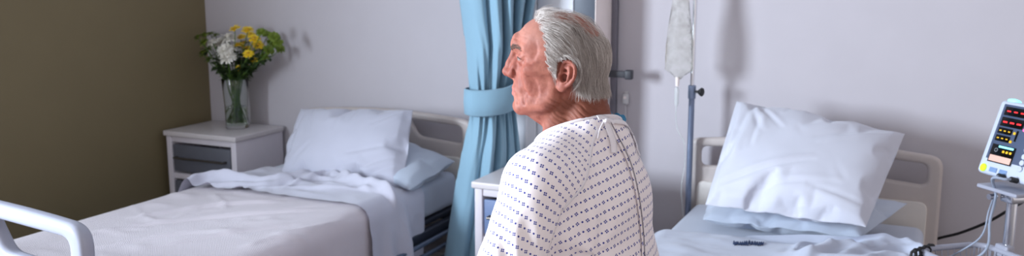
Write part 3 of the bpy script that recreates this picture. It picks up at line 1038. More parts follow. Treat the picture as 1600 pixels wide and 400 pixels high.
# tie-back band round the bundle
ring = []
a_l, a_r = on_y(727, 159, YL - .02), on_y(806, 141, YR - .02)
nb = 90
V, Fb = [], []
Cc = (a_l + a_r) / 2
ex = (a_r - a_l) / 2
dz = ex[2]; ex = np.array([ex[0], ex[1], 0]); exl = np.linalg.norm(ex); ex /= exl
ey = np.array([ex[1], -ex[0], 0]); ey = ey if ey[1] < 0 else -ey
for k in range(nb):
    th = 2 * PI * k / nb
    ca, sa = math.cos(th), math.sin(th)
    rx, ry = exl - .006, .098 if sa > 0 else .05
    wob = 1 + .02 * math.sin(5 * th)
    for q_, (dzz, dr) in enumerate(((-.054, .001), (-.051, .006), (0, .008), (.051, .006), (.054, .001))):
        sc_ = abs(ca) ** .8 * (1 if ca > 0 else -1); ss_ = abs(sa) ** .8 * (1 if sa > 0 else -1)
        p = Cc + ex * (rx + dr) * sc_ * wob + ey * (ry + dr) * ss_ * wob
        p = p + np.array([0, 0, dz * ca * 1.0 + dzz + .012 * math.sin(PI * (ca + 1) / 2) * -1])
        V.append(p - c)
for k in range(nb):
    for q_ in range(4):
        a0, b0 = k * 5 + q_, ((k + 1) % nb) * 5 + q_
        Fb.append((a0, b0, b0 + 1, a0 + 1))
tb = link('tieback_band', from_np('band', V, Fb), MT['curtain'], cur)
solidify(tb, .004)
# ceiling track that carries the curtain
tk = MB().box((0, 0, 0), (.04, 3.2, .03), .004).build('curtain_track', MT['trimw'])
tk.location = (-1.80, 2.28, 2.56)
tag(tk, 'white curtain track under the ceiling between the beds', 'track')

# ------------------------------------------------------------------ IV pole and bag
PX, PY = float(on_y(1077.5, 250, 3.74)[0]), 3.74
zc = float(on_y(1078, 138, PY)[2])
iv = empty('drip_stand', (PX, PY, 0), 0, 'slim metal drip pole standing at the head of the bed behind the man', 'drip stand')
MB().cyl((0, 0, .30), (0, 0, zc + .01), .0128, n=28, bev=.002).build('lower_tube', MT['polegrey'], iv)
MB().cyl((.0, 0, zc), (.002, 0, 2.0), .0085, n=24, bev=.002).build('upper_tube', MT['chrome'], iv)
co = MB().cyl((0, 0, zc - .045), (0, 0, zc + .014), .0165, n=28, bev=.003).build('clamp_collar', MT['polegrey'], iv)
kn = MB().cyl((.014, -.004, zc - .012), (.032, -.008, zc - .012), .0055, n=14)
kd = Vector((.97, -.22, 0)).normalized()
b0 = Vector((.030, -.008, zc - .012))
kn.cyl(b0, b0 + kd * .009, .009, .016, n=20)
kn.cyl(b0 + kd * .009, b0 + kd * .020, .019, .019, n=8, bev=.003)
kn.build('knob', MT['rubber'], co)
hk = MB()
for s_ in (-1, 1):
    hk.tube(spline([(.002, 0, 1.98), (s_ * .05, -.01, 2.0), (s_ * .09, -.015, 1.985), (s_ * .105, -.015, 2.005)], 6), .004, 8)
hk.build('hook', MT['chrome'], iv)
MB().box((0, 0, .345), (.05, .05, .05), .008).build('socket_block', MT['steel'], iv)

BX, BZ0 = float(on_y(1061, 60, 3.66)[0]), float(on_y(1060, 124, 3.66)[2])
bagm = NT('clear_bag_plastic')
bagm.setp(Roughness=0.12, IOR=1.25, Transmission_Weight=0.92)
bo_ = bagm.obj()
bagm.l(bagm.mix(bagm.ramp(bagm.noise(bo_, 26.0, 4.0, .6), .40, .62), (.97, .97, .93, 1), (.76, .75, .69, 1)), bagm.b.inputs['Base Color'])
bagm.bump(bagm.noise(bo_, 34.0, 4.0, .6), .9, .008)
bag = empty('drip_bag', (BX, 3.67, BZ0), 0, 'clear plastic drip bag hanging beside the upper part of the metal pole', 'drip bag')
n_, m_ = 40, 28
def bagpt(i, th):
    t = i / m_
    z = t * .37
    w_ = .056 * (min(1, (t / .13)) ** .6 if t < .13 else 1) * (1 - .40 * smoothstep(.35, .98, t))
    if t < .13: w_ = .010 + (w_) * math.sin(min(1, t / .13) * PI / 2)
    d_ = .026 * (math.sin(min(1, t / .2) * PI / 2) ** .7) * (1 - .9 * smoothstep(.55, .98, t)) + .002
    c_, s__ = math.cos(th), math.sin(th)
    wr = 1 + .05 * math.sin(9 * th + 14 * t) * (1 - t)
    return Vector((w_ * c_ * wr, d_ * s__ * wr, z))
b_ = MB()
R_ = [[b_.bm.verts.new(bagpt(i, 2 * PI * k / n_)) for k in range(n_)] for i in range(m_ + 1)]
for A, B in zip(R_, R_[1:]):
    for k in range(n_): b_.bm.faces.new((A[k], A[(k + 1) % n_], B[(k + 1) % n_], B[k]))
b_.bm.faces.new(R_[0][::-1]); b_.bm.faces.new(R_[-1])
b_.build('bag', bagm.m, bag, True, 60)
tubm = NT('clear_tube_plastic')
tubm.setp(Base_Color=(0.90, 0.93, 0.93, 1), Roughness=0.1, IOR=1.2, Transmission_Weight=0.6)
MB().cyl((-.004, 0, -.03), (-.004, 0, .01), .0075, .009, n=18).build('outlet_port', MT['panelcream'], bag)
dcz = -.03
MB().lathe([(0, -.085), (.004, -.085), (.0085, -.075), (.0095, -.02), (.007, -.006), (0, -.004)], 20, Matrix.Translation((-.005, 0, dcz))).build('drip_chamber', tubm.m, bag)
MB().tube(spline([(-.005, 0, dcz - .082), (-.006, 0, -.16), (.004, .004, -.22), (.03, .01, -.27), (.034, .02, -.36), (.02, .03, -.47), (.03, .035, -.6)], 7), .0024, 8).build('tubing', tubm.m, bag)
MB().tube(spline([(0, 0, .395), (.0, -.002, .55), (BX * 0 - .03, .05, .70), (PX - BX - .06, .07, 2.0 - BZ0 - .012)], 6), .0018, 6).build('hanger_loop', tubm.m, bag)

# ------------------------------------------------------------------ patient monitor on its stand
psi, tau = rad(-140), rad(18)
Nn = Vector((math.cos(psi), math.sin(psi), 0)); Eu = Vector((-Nn.y, Nn.x, 0)); Zz = Vector((0, 0, 1))
Ev = Zz * math.cos(tau) - Nn * math.sin(tau)
En = Eu.cross(Ev)                       # out of the screen
MO = Vector(on_d(1523.5, 267, 2.8))       # lower left front corner
MW, MH, MDp = .20, .236, .085
mon = empty('patient_monitor', MO, 0, 'grey vital signs monitor with red and yellow readouts at the right edge', 'monitor')
mon.matrix_world = Matrix(((Eu.x, Ev.x, En.x, MO.x), (Eu.y, Ev.y, En.y, MO.y), (Eu.z, Ev.z, En.z, MO.z), (0, 0, 0, 1)))
case = plain('monitor_case_plastic', srgb(196, 204, 220), .4, var=.015)
facem = plain('monitor_face_panel', srgb(70, 82, 108), .45, var=.02)
black = plain('display_black', srgb(8, 9, 12), .15)
def emis(name, col, st):
    return plain(name, col, .4, emit=col, estr=st, var=0)
LEDr, LEDy, LEDg, LEDc, LEDp = emis('red_led', srgb(235, 40, 44), 1.6), emis('amber_led', srgb(210, 165, 30), .8), emis('lime_led', srgb(180, 220, 40), .8), emis('cyan_lamp', srgb(130, 225, 240), 1.6), emis('peach_screen', srgb(214, 172, 158), .3)
MB().box((MW / 2, MH / 2, -MDp / 2), (MW, MH, MDp), .014, 5).build('housing', case, mon)
MB().box((MW / 2 + .006, MH / 2 + .018, .0005), (MW - .034, MH - .062, .003), .003).build('face_panel', facem, mon)
F0 = .003
def fx(u, v): return (u * MW, v * MH)
def rect(name, u0, v0, u1, v1, mat, z=F0, d=.0015, parent=mon):
    return MB().box(((u0 + u1) / 2 * MW, (v0 + v1) / 2 * MH, z), ((u1 - u0) * MW, (v1 - v0) * MH, d), .0004).build(name, mat, parent)
def dashes(u0, u1, v, n, w_, h_, mat, par):
    for k in range(n):
        uu = u0 + (u1 - u0) * (k + .5) / n
        rect('digit', uu - w_ / 2, v - h_ / 2, uu + w_ / 2, v + h_ / 2, mat, F0 + .0012, .0006, par)
d1 = rect('numeric_display', .17, .80, .60, .915, black); dashes(.19, .58, .857, 3, .07, .016, LEDr, d1)
d2 = rect('numeric_display', .17, .655, .60, .775, black); dashes(.19, .58, .712, 3, .08, .02, LEDr, d2)
d3 = rect('numeric_display', .17, .555, .44, .635, black); dashes(.18, .43, .595, 3, .04, .014, LEDy, d3)
d4 = rect('numeric_display', .17, .455, .44, .535, black); dashes(.18, .43, .495, 3, .04, .014, LEDy, d4)
scn = rect('graph_screen', .17, .17, .62, .41, black)
rect('peach_band', .19, .185, .60, .265, LEDp, F0 + .0012, .0006, scn)
rect('cyan_header', .30, .375, .58, .40, LEDc, F0 + .0012, .0006, scn)
dashes(.38, .58, .33, 3, .04, .03, LEDy, scn)
MB().lathe([(.0045, 0), (.006, 0), (.006, .0008), (.0045, .0008)], 16, Matrix.Translation((.27 * MW, .335 * MH, F0 + .0006))).build('dial_icon', plain('grey_icon', srgb(150, 155, 165), .5), scn)
rect('bar_display', .52, .49, .555, .63, black)
for u, v, m__ in ((.49, .59, LEDy), (.47, .475, LEDy), (.64, .655, emis('pink_led', srgb(255, 90, 150), 1.5)), (.72, .745, LEDy)):
    MB().cyl((u * MW, v * MH, F0 - .001), (u * MW, v * MH, F0 + .0015), .0042, n=16).build('indicator', m__, mon)
btn = plain('button_rubber', srgb(196, 204, 220), .5)
for k, v in enumerate((.42, .33, .25, .17)):
    MB().cyl((.80 * MW, v * MH, 0), (.80 * MW, v * MH, F0 + .002), .0085, n=22, bev=.0012).build('button', btn, mon)
MB().cyl((.82 * MW, .53 * MH, 0), (.82 * MW, .53 * MH, F0 + .002), .0095, n=22, bev=.0012).build('button', plain('amber_button', srgb(170, 130, 70), .5), mon)
MB().cyl((.82 * MW, .88 * MH, 0), (.82 * MW, .88 * MH, F0 + .002), .0085, n=22, bev=.0012).build('button', black, mon)
MB().cyl((.135 * MW, .075 * MH, -.001), (.135 * MW, .075 * MH, .004), .0125, n=24, bev=.002).build('power_button', LEDg, mon)
for u in (.33, .52): rect('label_tile', u - .07, .045, u + .07, .105, plain('blue_tile', srgb(120, 148, 190), .5), .001, .002)
al = MB().ball((.17 * MW, MH + .001, -.02), .019, 3, (1.25, .45, .8)).build('alarm_lamp', LEDc, mon)
for u in (.56, .80):
    MB().cyl((u * MW, .02 * MH, -.004), (u * MW, .015 * MH, .022), .0085, n=18, bev=.002).build('connector', MT['rubber'], mon)
hd = MB().tube(spline([(.35 * MW, MH - .004, -.05), (.36 * MW, MH + .018, -.055), (.5 * MW, MH + .026, -.055), (.64 * MW, MH + .018, -.055), (.65 * MW, MH - .004, -.05)], 5), .006, 10).build('carry_handle', case, mon)

def mloc(u, v, n): return MO + Eu * u + Ev * v + En * n
# stand
base_p = mloc(MW * .55, 0, -MDp * .55)
SX, SY = base_p.x, base_p.y
PZ = base_p.z
st = empty('monitor_stand', (SX, SY, 0), psi + PI / 2, 'silver monitor stand with a white wire basket right of the bed', 'stand')
# local: x along Eu, y opposite to Nn
MB().box((.0, -.005, PZ - .022), (.155, .12, .012), .004).build('top_plate', MT['bedwhite'], st)
MB().box((0, 0, PZ - .045), (.05, .05, .035), .006).cyl((-.035, -.03, PZ - .05), (-.035, -.055, PZ - .05), .009, n=14).build('mount_block', MT['chrome'], st)
MB().cyl((0, 0, .09), (0, 0, PZ - .03), .0155, n=26, bev=.002).build('pole', MT['chrome'], st)
rim_z = PZ - .215
bw, bd = .34, .24
BOFF = .09
def rrect(w_, d_, z, r, yo=0):
    return [(x, y + yo, z) for x, y in round_poly([(-w_ / 2 + BOFF, -d_), (w_ / 2 + BOFF, -d_), (w_ / 2 + BOFF, 0), (-w_ / 2 + BOFF, 0)], r, 7)]
bk = MB().tube(rrect(bw, bd, rim_z, .06, -.022), .0095, 12, True).build('basket_rim', MT['bedwhite'], st)
wr = MB()
Hb = .13
loop = rrect(bw - .012, bd - .012, rim_z, .055, -.028)
loopb = rrect(bw - .05, bd - .05, rim_z - Hb, .05, -.047)
for k in range(0, len(loop), 1): wr.tube([loop[k], loopb[k]], .0016, 6)
def resample(lp, n):
    P_ = np.array(lp + [lp[0]]); d_ = np.r_[0, np.cumsum(np.linalg.norm(np.diff(P_, axis=0), axis=1))]
    t_ = np.linspace(0, d_[-1], n, endpoint=False)
    return np.stack([np.interp(t_, d_, P_[:, k]) for k in range(3)], 1)
LA, LBb = resample(loop, 44), resample(loopb, 44)
for a_, b__ in zip(LA, LBb): wr.tube([tuple(a_), tuple(b__)], .0016, 6)
for t_ in (.35, .7, 1.0): wr.tube([tuple(x) for x in (LA * (1 - t_) + LBb * t_)], .0018, 6, True)
for k in range(9):
    x = BOFF - bw / 2 + .04 + (bw - .08) * k / 8
    wr.tube([(x, -.05, rim_z - Hb), (x, -bd - .02, rim_z - Hb)], .0016, 6)
wr.build('basket_wires', MT['bedwhite'], st)
MB().box((0, -.012, rim_z), (.05, .03, .04), .005).build('basket_bracket', MT['bedwhite'], st)
b_ = MB()
for k in range(5):
    a_ = 2 * PI * k / 5 + .3
    e_ = Vector((math.cos(a_) * .27, math.sin(a_) * .27, .07))
    b_.tube([(0, 0, .11), (e_.x * .5, e_.y * .5, .10), tuple(e_)], .016, 10)
b_.build('star_base', MT['chrome'], st)
for k in range(5):
    a_ = 2 * PI * k / 5 + .3
    e_ = Vector((math.cos(a_) * .27, math.sin(a_) * .27, 0))
    MB().cyl((e_.x - .012 * math.sin(a_), e_.y + .012 * math.cos(a_), .035), (e_.x + .012 * math.sin(a_), e_.y - .012 * math.cos(a_), .035), .035, n=22, bev=.004).build('wheel', MT['rubber'], st)

def spos(x, y, z):   # stand-local to room
    return Vector((SX, SY, 0)) + Eu * x - Nn * y + Zz * z
# a blue-white charger box and a black coil lie in the basket
bx = MB().box((0, 0, 0), (.10, .05, .075), .006).build('charger_box', case)
bx.location = spos(.055, -.075, rim_z - Hb + .042); bx.rotation_euler = (0, 0, psi + PI / 2)
tag(bx, 'small pale box lying in the wire basket by the pole', 'box')
def mesh_cable(name, pts, r, mat, label, cat='cable', n=8):
    P_ = [Vector(p) for p in pts]
    o_ = P_[0].copy()
    ob = MB().tube([p - o_ for p in P_], r, n).build(name, mat)
    ob.location = o_
    return tag(ob, label, cat)
coil = []
for k in range(90):
    a_ = k * .35; rr = .065 + .012 * math.sin(k * .23)
    coil.append(spos(-.06 + rr * 1.2 * math.cos(a_), -.12 + rr * math.sin(a_), rim_z - Hb + .014 + k * .0007))
ccoil = mesh_cable('cable_coil', coil, .0045, MT['rubber'], 'black cable coiled inside the wire basket')
cp = [spos(BOFF - bw / 2 + .028 * math.cos(k * .7) * .0 + .008 * k / 6, -bd + .03 - .0035 * k + .014 * math.cos(k * .9), rim_z + .014 * math.sin(k * .9)) for k in range(30)]
mesh_cable('cable_wrap', cp, .0045, MT['rubber'], 'black cable end wound round the near left corner of the basket rim')
# black mains lead running up behind the bed
mp = on_y
lead = [Vector(p) for p in spline([mloc(.6 * MW, .12 * MH, -MDp), mloc(.7 * MW, .06 * MH, -MDp - .06), on_y(1618, 306, 3.50), on_y(1590, 320, 3.62), on_y(1545, 346, 3.74), on_y(1500, 364, 3.82), on_y(1462, 374, 3.87), on_y(1430, 392, 3.885), on_y(1410, 440, 3.885)], 8)]
mesh_cable('power_cable', lead, .0055, MT['rubber'], 'black mains cable running along the wall behind the basket')
g1 = plain('grey_cable_sheath', srgb(150, 160, 178), .45)
c1 = mloc(.56 * MW, .015 * MH, .022)
c2 = mloc(.80 * MW, .015 * MH, .022)
mesh_cable('sensor_cable', spline([c1, c1 + En * .015 - Zz * .02, on_d(1555, 300, 2.76), on_d(1545, 330, 2.73), on_d(1531, 372, 2.74), spos(-.09, -.15, rim_z - .05), spos(-.06, -.13, rim_z - Hb + .07)], 8), .0028, g1, 'thin grey sensor cable hanging from the left socket of the monitor')
mesh_cable('sensor_cable', spline([c2, c2 + En * .02 - Zz * .005, mloc(.62 * MW, -.01, .05), on_d(1556, 305, 2.72), on_d(1547, 345, 2.66), on_d(1537, 395, 2.62), spos(-.05, -.2, rim_z - .07), spos(-.03, -.16, rim_z - Hb + .07)], 8), .0042, g1, 'thicker grey sensor cable hanging from the right socket of the monitor')
print('props', round(time.time() - T0, 1))
# ------------------------------------------------------------------ signed-distance modelling
class Field:
    def __init__(s, xs, ys, zs):
        s.ax = [np.asarray(a, np.float32) for a in (xs, ys, zs)]
        s.D = np.full([len(a) for a in s.ax], 0.5, np.float32)

    def sl(s, lo, hi):
        r = []
        for a, l, h in zip(s.ax, lo, hi):
            r.append(slice(max(0, int(np.searchsorted(a, l)) - 1), min(len(a), int(np.searchsorted(a, h)) + 1)))
        return tuple(r)

    def pts(s, q):
        return np.meshgrid(*[a[k] for a, k in zip(s.ax, q)], indexing='ij')

    def op(s, fn, lo, hi, k=0.01, mode='add', pad=0.03):
        lo = np.array(lo) - pad - k; hi = np.array(hi) + pad + k
        q = s.sl(lo, hi)
        X, Y, Z = s.pts(q)
        if X.size == 0: return
        d = fn(X, Y, Z).astype(np.float32)
        D = s.D[q]
        if mode == 'add':
            h = np.clip(0.5 + 0.5 * (D - d) / k, 0, 1)
            s.D[q] = D * (1 - h) + d * h - k * h * (1 - h)
        elif mode == 'cut':
            h = np.clip(0.5 - 0.5 * (D + d) / k, 0, 1)
            s.D[q] = D * (1 - h) + (-d) * h + k * h * (1 - h)

    def mesh(s, iso=0.0):
        """surface nets on the (possibly uneven) grid"""
        D = s.D - iso
        ins = D < 0
        nx, ny, nz = D.shape
        cs = np.zeros((nx - 1, ny - 1, nz - 1), np.int8)
        for dx in (0, 1):
            for dy in (0, 1):
                for dz in (0, 1):
                    cs += ins[dx:nx - 1 + dx, dy:ny - 1 + dy, dz:nz - 1 + dz]
        act = (cs > 0) & (cs < 8)
        I = np.argwhere(act)
        vid = np.full(act.shape, -1, np.int64)
        vid[act] = np.arange(len(I))
        acc = np.zeros((len(I), 3)); cnt = np.zeros(len(I))
        C_ = [(0, 0, 0), (1, 0, 0), (0, 1, 0), (1, 1, 0), (0, 0, 1), (1, 0, 1), (0, 1, 1), (1, 1, 1)]
        for a in range(8):
            for b in range(a + 1, 8):
                if sum(abs(C_[a][k] - C_[b][k]) for k in range(3)) != 1: continue
                ia = I + C_[a]; ib = I + C_[b]
                da = D[tuple(ia.T)]; db = D[tuple(ib.T)]
                m = (da < 0) != (db < 0)
                t = da[m] / (da[m] - db[m])
                pa = np.stack([s.ax[k][ia[m, k]] for k in range(3)], 1); pb = np.stack([s.ax[k][ib[m, k]] for k in range(3)], 1)
                acc[m] += pa + (pb - pa) * t[:, None]; cnt[m] += 1
        V = acc / cnt[:, None]
        Fs = []
        for ax in range(3):
            sl0 = [slice(None)] * 3; sl1 = [slice(None)] * 3
            sl0[ax] = slice(0, -1); sl1[ax] = slice(1, None)
            A, B = ins[tuple(sl0)], ins[tuple(sl1)]
            ch = np.argwhere(A != B)
            o1, o2 = (ax + 1) % 3, (ax + 2) % 3
            ok = (ch[:, o1] > 0) & (ch[:, o2] > 0) & (ch[:, o1] < D.shape[o1] - 1) & (ch[:, o2] < D.shape[o2] - 1)
            ch = ch[ok]
            fl = A[tuple(ch.T)]
            e1 = np.zeros(3, int); e1[o1] = 1
            e2 = np.zeros(3, int); e2[o2] = 1
            q = [vid[tuple((ch - e1 - e2).T)], vid[tuple((ch - e2).T)], vid[tuple(ch.T)], vid[tuple((ch - e1).T)]]
            Q = np.stack(q, 1)
            Q[~fl] = Q[~fl][:, ::-1]
            Fs.append(Q)
        F = np.concatenate(Fs)
        F = F[(F >= 0).all(1)]
        return V, F


def np_mesh(name, V, F):
    me = bpy.data.meshes.new(name)
    me.vertices.add(len(V)); me.vertices.foreach_set('co', np.ascontiguousarray(V, np.float32).ravel())
    n = len(F); k = F.shape[1]
    me.loops.add(n * k); me.loops.foreach_set('vertex_index', np.ascontiguousarray(F, np.int32).ravel())
    me.polygons.add(n); me.polygons.foreach_set('loop_start', np.arange(0, n * k, k, dtype=np.int32))
    me.update(calc_edges=True); me.validate()
    return me


def relax(V, F, n, w=0.5, mask=None):
    """Laplacian smoothing"""
    E = np.concatenate([F[:, [i, (i + 1) % F.shape[1]]] for i in range(F.shape[1])])
    E = np.concatenate([E, E[:, ::-1]])
    cnt = np.bincount(E[:, 0], minlength=len(V)).astype(float); cnt[cnt == 0] = 1
    for _ in range(n):
        S = np.stack([np.bincount(E[:, 0], V[E[:, 1], k], len(V)) for k in range(3)], 1) / cnt[:, None]
        d = (S - V) * w
        if mask is not None: d *= mask[:, None]
        V = V + d
    return V


def f_ell(c, r):
    c = np.array(c, float); r = np.array(r, float)
    def fn(X, Y, Z):
        a, b, d = (X - c[0]) / r[0], (Y - c[1]) / r[1], (Z - c[2]) / r[2]
        k0 = np.sqrt(a * a + b * b + d * d)
        k1 = np.sqrt((a / r[0]) ** 2 + (b / r[1]) ** 2 + (d / r[2]) ** 2) + 1e-9
        return k0 * (k0 - 1) / k1
    return fn, c - r, c + r


def f_cap(a, b, ra, rb=None, squash=None):
    """tapered capsule; squash scales Y about the axis start so the section is oval"""
    a = np.array(a, float); b = np.array(b, float); rb = ra if rb is None else rb
    d = b - a; L2 = max(d @ d, 1e-12)
    def fn(X, Y, Z):
        px, py, pz = X - a[0], Y - a[1], Z - a[2]
        t = np.clip((px * d[0] + py * d[1] + pz * d[2]) / L2, 0, 1)
        ex, ey, ez = px - t * d[0], py - t * d[1], pz - t * d[2]
        if squash: ey = ey * squash
        return np.sqrt(ex * ex + ey * ey + ez * ez) - (ra + (rb - ra) * t)
    R = max(ra, rb) * (1 / squash if squash and squash < 1 else 1)
    return fn, np.minimum(a, b) - R, np.maximum(a, b) + R


# ------------------------------------------------------------------ the man: frame of the head
HO = np.array(on_d(879.5, 115, 1.90))           # between the ears
HA = rad(197)
HF = np.array([math.cos(HA), math.sin(HA), 0.0])
HL = np.array([-math.sin(HA), math.cos(HA), 0.0])


def head_pt(f, l, u): return HO + HF * f / 1000 + HL * l / 1000 + np.array([0, 0, u / 1000])
def to_head(P):
    d = (np.asarray(P) - HO) * 1000
    return d @ HF, d @ HL, d[..., 2]


BCX, BCY = HO[0], HO[1]
def axis(lo, hi, coarse, fines):
    out = [lo]
    while out[-1] < hi:
        st = coarse
        for a, b, s_ in fines:
            if a <= out[-1] < b: st = min(st, s_)
            elif out[-1] < a < out[-1] + st: st = max(1e-3, min(st, a - out[-1] + 1e-4))
        out.append(out[-1] + st)
    return out

HS = 0.0022
HANDX, HANDZ = -1.03, 0.715
xs = axis(-1.42, -0.40, 0.012, [(HO[0] - .165, HO[0] + .125, HS), (HANDX - .09, HANDX + .09, .0045)])
ys = axis(1.36, 2.20, 0.012, [(HO[1] - .115, HO[1] + .115, HS), (1.53, 1.66, .0045), (1.88, 2.02, .0045)])
zs = axis(-0.02, 1.475, 0.011, [(HO[2] - .125, HO[2] + .155, HS), (.66, .79, .0045)])
B = Field(xs, ys, zs)
print('grid', B.D.shape, round(time.time() - T0, 1))


def hp(fn, lo, hi, k=8, mode='add', sym=False, pad=14):
    """a primitive given in head millimetres (f, l, u)"""
    lo = np.array(lo, float); hi = np.array(hi, float)
    if sym:
        m_ = max(abs(lo[1]), abs(hi[1])); lo[1], hi[1] = -m_, m_
    cs = np.array([head_pt(f, l, u) for f in (lo[0], hi[0]) for l in (lo[1], hi[1]) for u in (lo[2], hi[2])])
    def g(X, Y, Z):
        dx, dy, dz = (X - HO[0]) * 1000, (Y - HO[1]) * 1000, (Z - HO[2]) * 1000
        f = dx * HF[0] + dy * HF[1]; l = dx * HL[0] + dy * HL[1]
        f = np.where(f > 0, f * 1.026, f)
        if sym: l = np.abs(l)
        return fn(f, l, dz) / 1000
    B.op(g, cs.min(0), cs.max(0), k / 1000, mode, pad / 1000)


def he(c, r, k=8, mode='add', sym=False): hp(*f_ell(c, r), k=k, mode=mode, sym=sym)
def hc(a, b, ra, rb=None, k=8, mode='add', sym=False): hp(*f_cap(a, b, ra, rb), k=k, mode=mode, sym=sym)
def wc(a, b, ra, rb=None, k=.02, squash=None): B.op(*f_cap(a, b, ra, rb, squash), k=k)
def we(c, r, k=.02): B.op(*f_ell(c, r), k=k)


# joints in room space (left is the side toward the camera)
TC = np.array([-.662, 1.772])                 # chest centre
SHL, SHR = np.array([-.682, 1.590, 1.118]), np.array([-.675, 1.958, 1.120])
ELL, ELR = np.array([-.725, 1.525, .885]), np.array([-.725, 2.030, .885])
WRL, WRR = np.array([-.945, 1.592, .742]), np.array([-.945, 1.952, .742])
HIPL, HIPR = np.array([-.66, 1.685, .665]), np.array([-.66, 1.865, .665])
KNL, KNR = np.array([-1.10, 1.655, .600]), np.array([-1.10, 1.895, .600])
ANL, ANR = np.array([-1.12, 1.665, .095]), np.array([-1.12, 1.885, .095])

# trunk and limbs
B.op(*f_cap((-.655, TC[1], 1.03), (-.625, TC[1], .70), .108, .118, .64), k=.03)
we((-.625, TC[1], 1.07), (.085, .12, .11), .03)
wc(SHL, SHR, .048, .048, .03)
wc((-.66, TC[1] - .02, 1.17), SHL + (.01, .02, .005), .050, .042, .03)
wc((-.66, TC[1] + .02, 1.17), SHR + (.01, -.02, .005), .050, .042, .03)
we((-.635, TC[1], .675), (.13, .175, .095), .03)
for S_, E_, W_, Hh, K_, A_ in ((SHL, ELL, WRL, HIPL, KNL, ANL), (SHR, ELR, WRR, HIPR, KNR, ANR)):
    wc(S_, E_, .050, .039, .02)
    wc(E_, W_, .039, .026, .012)
    wc(Hh, K_, .078, .056, .03)
    wc(K_, (K_ + A_) / 2 + (.02, 0, .05), .052, .050, .02)
    wc((K_ + A_) / 2 + (.02, 0, .05), A_, .050, .034, .015)
    wc(A_ + (.03, 0, -.055), A_ + (-.16, -.0, -.07), .034, .026, .02)
    wc(A_, A_ + (-.09, 0, -.045), .036, .034, .02)
# hands resting on the thighs: palm, four fingers of different lengths, a thumb from the side
for W_, sg in ((WRL, 1), (WRR, -1)):
    d = np.array([-1, sg * .04, -.17]); d /= np.linalg.norm(d)
    lat = np.array([-.04 * sg, -1, 0]); lat /= np.linalg.norm(lat); lat *= sg      # little-finger side
    up_ = np.array([0, 0, 1.0])
    pal = W_ + d * .055
    for o_ in (-.024, -.008, .008, .024):
        B.op(*f_cap(W_ + d * .012 + lat * o_ * .7, W_ + d * .088 + lat * o_, .0125, .0105), k=.010)
    for o_, L_ in ((-.027, .070), (-.009, .078), (.009, .072), (.027, .056)):
        a = W_ + d * .088 + lat * o_
        b = a + d * L_ * .45 + up_ * .004 + lat * o_ * .12
        c = b + d * L_ * .32 - up_ * .012
        e = c + d * L_ * .23 - up_ * .014
        B.op(*f_cap(a, b, .0098, .0088), k=.004)
        B.op(*f_cap(b, c, .0088, .0080), k=.003)
        B.op(*f_cap(c, e, .0080, .0070), k=.003)
    t0 = W_ + d * .022 - lat * .022
    t1 = t0 + d * .036 - lat * .026 - up_ * .006
    t2 = t1 + d * .030 - lat * .008 - up_ * .006
    B.op(*f_cap(t0, t1, .0135, .0105), k=.010)
    B.op(*f_cap(t1, t2, .0105, .0085), k=.004)

# neck
hc((2, 0, -35), (-14, 0, -150), 47, 52, 14)
hc((-38, 0, -15), (-64, 0, -135), 44, 53, 16)
hc((-40, 26, -20), (-52, 40, -125), 26, 34, 14, sym=True)
hc((-14, 48, -18), (34, 14, -140), 12, 12, 12, sym=True)       # sternomastoid
he((44, 0, -92), (12, 10, 14), 14)                             # larynx
# skull
he((6, 0, 47), (92, 75, 83), 10)
he((40, 0, 66), (59, 62, 50), 14)
he((-30, 0, 30), (60, 70, 60), 14)
hc((101, 8, 59), (76, 47, 56), 10.5, 8, 8, sym=True)            # brow
he((101, 0, 66), (11, 24, 20), 12)
he((54, 46, 40), (21, 21, 34), 12, sym=True)                   # temple side
# middle of the face
he((60, 0, -2), (44, 46, 50), 14)
he((62, 47, 9), (19, 18, 15), 12, sym=True)                   # cheekbone
hc((70, 58, 14), (20, 68, 12), 8, 8, 12, sym=True)             # arch
he((40, 50, -10), (40, 17, 40), 16, sym=True)                  # cheek
# jaw
hc((10, 60, -6), (18, 55, -46), 11, 13, 12, sym=True)
hc((18, 54, -46), (88, 20, -72), 14, 15, 14, sym=True)
he((93, 0, -70), (17, 25, 17), 10)
he((82, 0, -36), (28, 36, 32), 14)
he((52, 0, -62), (48, 44, 24), 16)
he((40, 0, -82), (34, 32, 22), 18)
hc((66, 36, -58), (34, 50, -58), 12, 13, 18, sym=True)         # jowl
# nose
hc((107, 0, 44), (116, 0, 20), 7.5, 8.5, 7)
hc((116, 0, 20), (121, 0, 5), 8.5, 10.5, 6)
he((121.5, 0, 2.5), (11.5, 11.5, 9.5), 5)
he((110, 13, -1), (12, 8, 8.5), 5, sym=True)
hc((116, 0, -5), (108, 0, -12), 5, 5, 5)
hc((100, 14, 26), (106, 16, 6), 9, 9, 9, sym=True)
he((114.5, 7.5, -9.5), (6.5, 3.8, 5), 2.5, 'cut', sym=True)    # nostril
hc((104, 22.5, 8), (101, 24, -8), 1.5, 1.5, 6, 'cut', sym=True)
# eye sockets and lids
he((107, 34, 33), (21, 19, 13), 8, 'cut', sym=True)
he((82.5, 32, 34), (14, 15.5, 14.2), 3, sym=True)
hc((94, 20, 45), (79, 47, 41), 4.2, 4.6, 5, sym=True)         # hooded upper lid
hc((92, 20, 24), (79, 46, 25), 3.2, 3.2, 5, sym=True)       # bag under the eye
slit = [(93, 20.0, 33.5), (96.6, 26, 34.6), (97.2, 32, 35.0), (95.4, 38, 34.4), (91.2, 43.5, 33.0), (86, 47.5, 31.8)]
for (p_, q_), (ra_, rb_) in zip(zip(slit, slit[1:]), ((1.8, 3.0), (3.0, 3.3), (3.3, 3.1), (3.1, 2.7), (2.7, 1.6))):
    hc(p_, q_, ra_, rb_, .8, 'cut', sym=True)
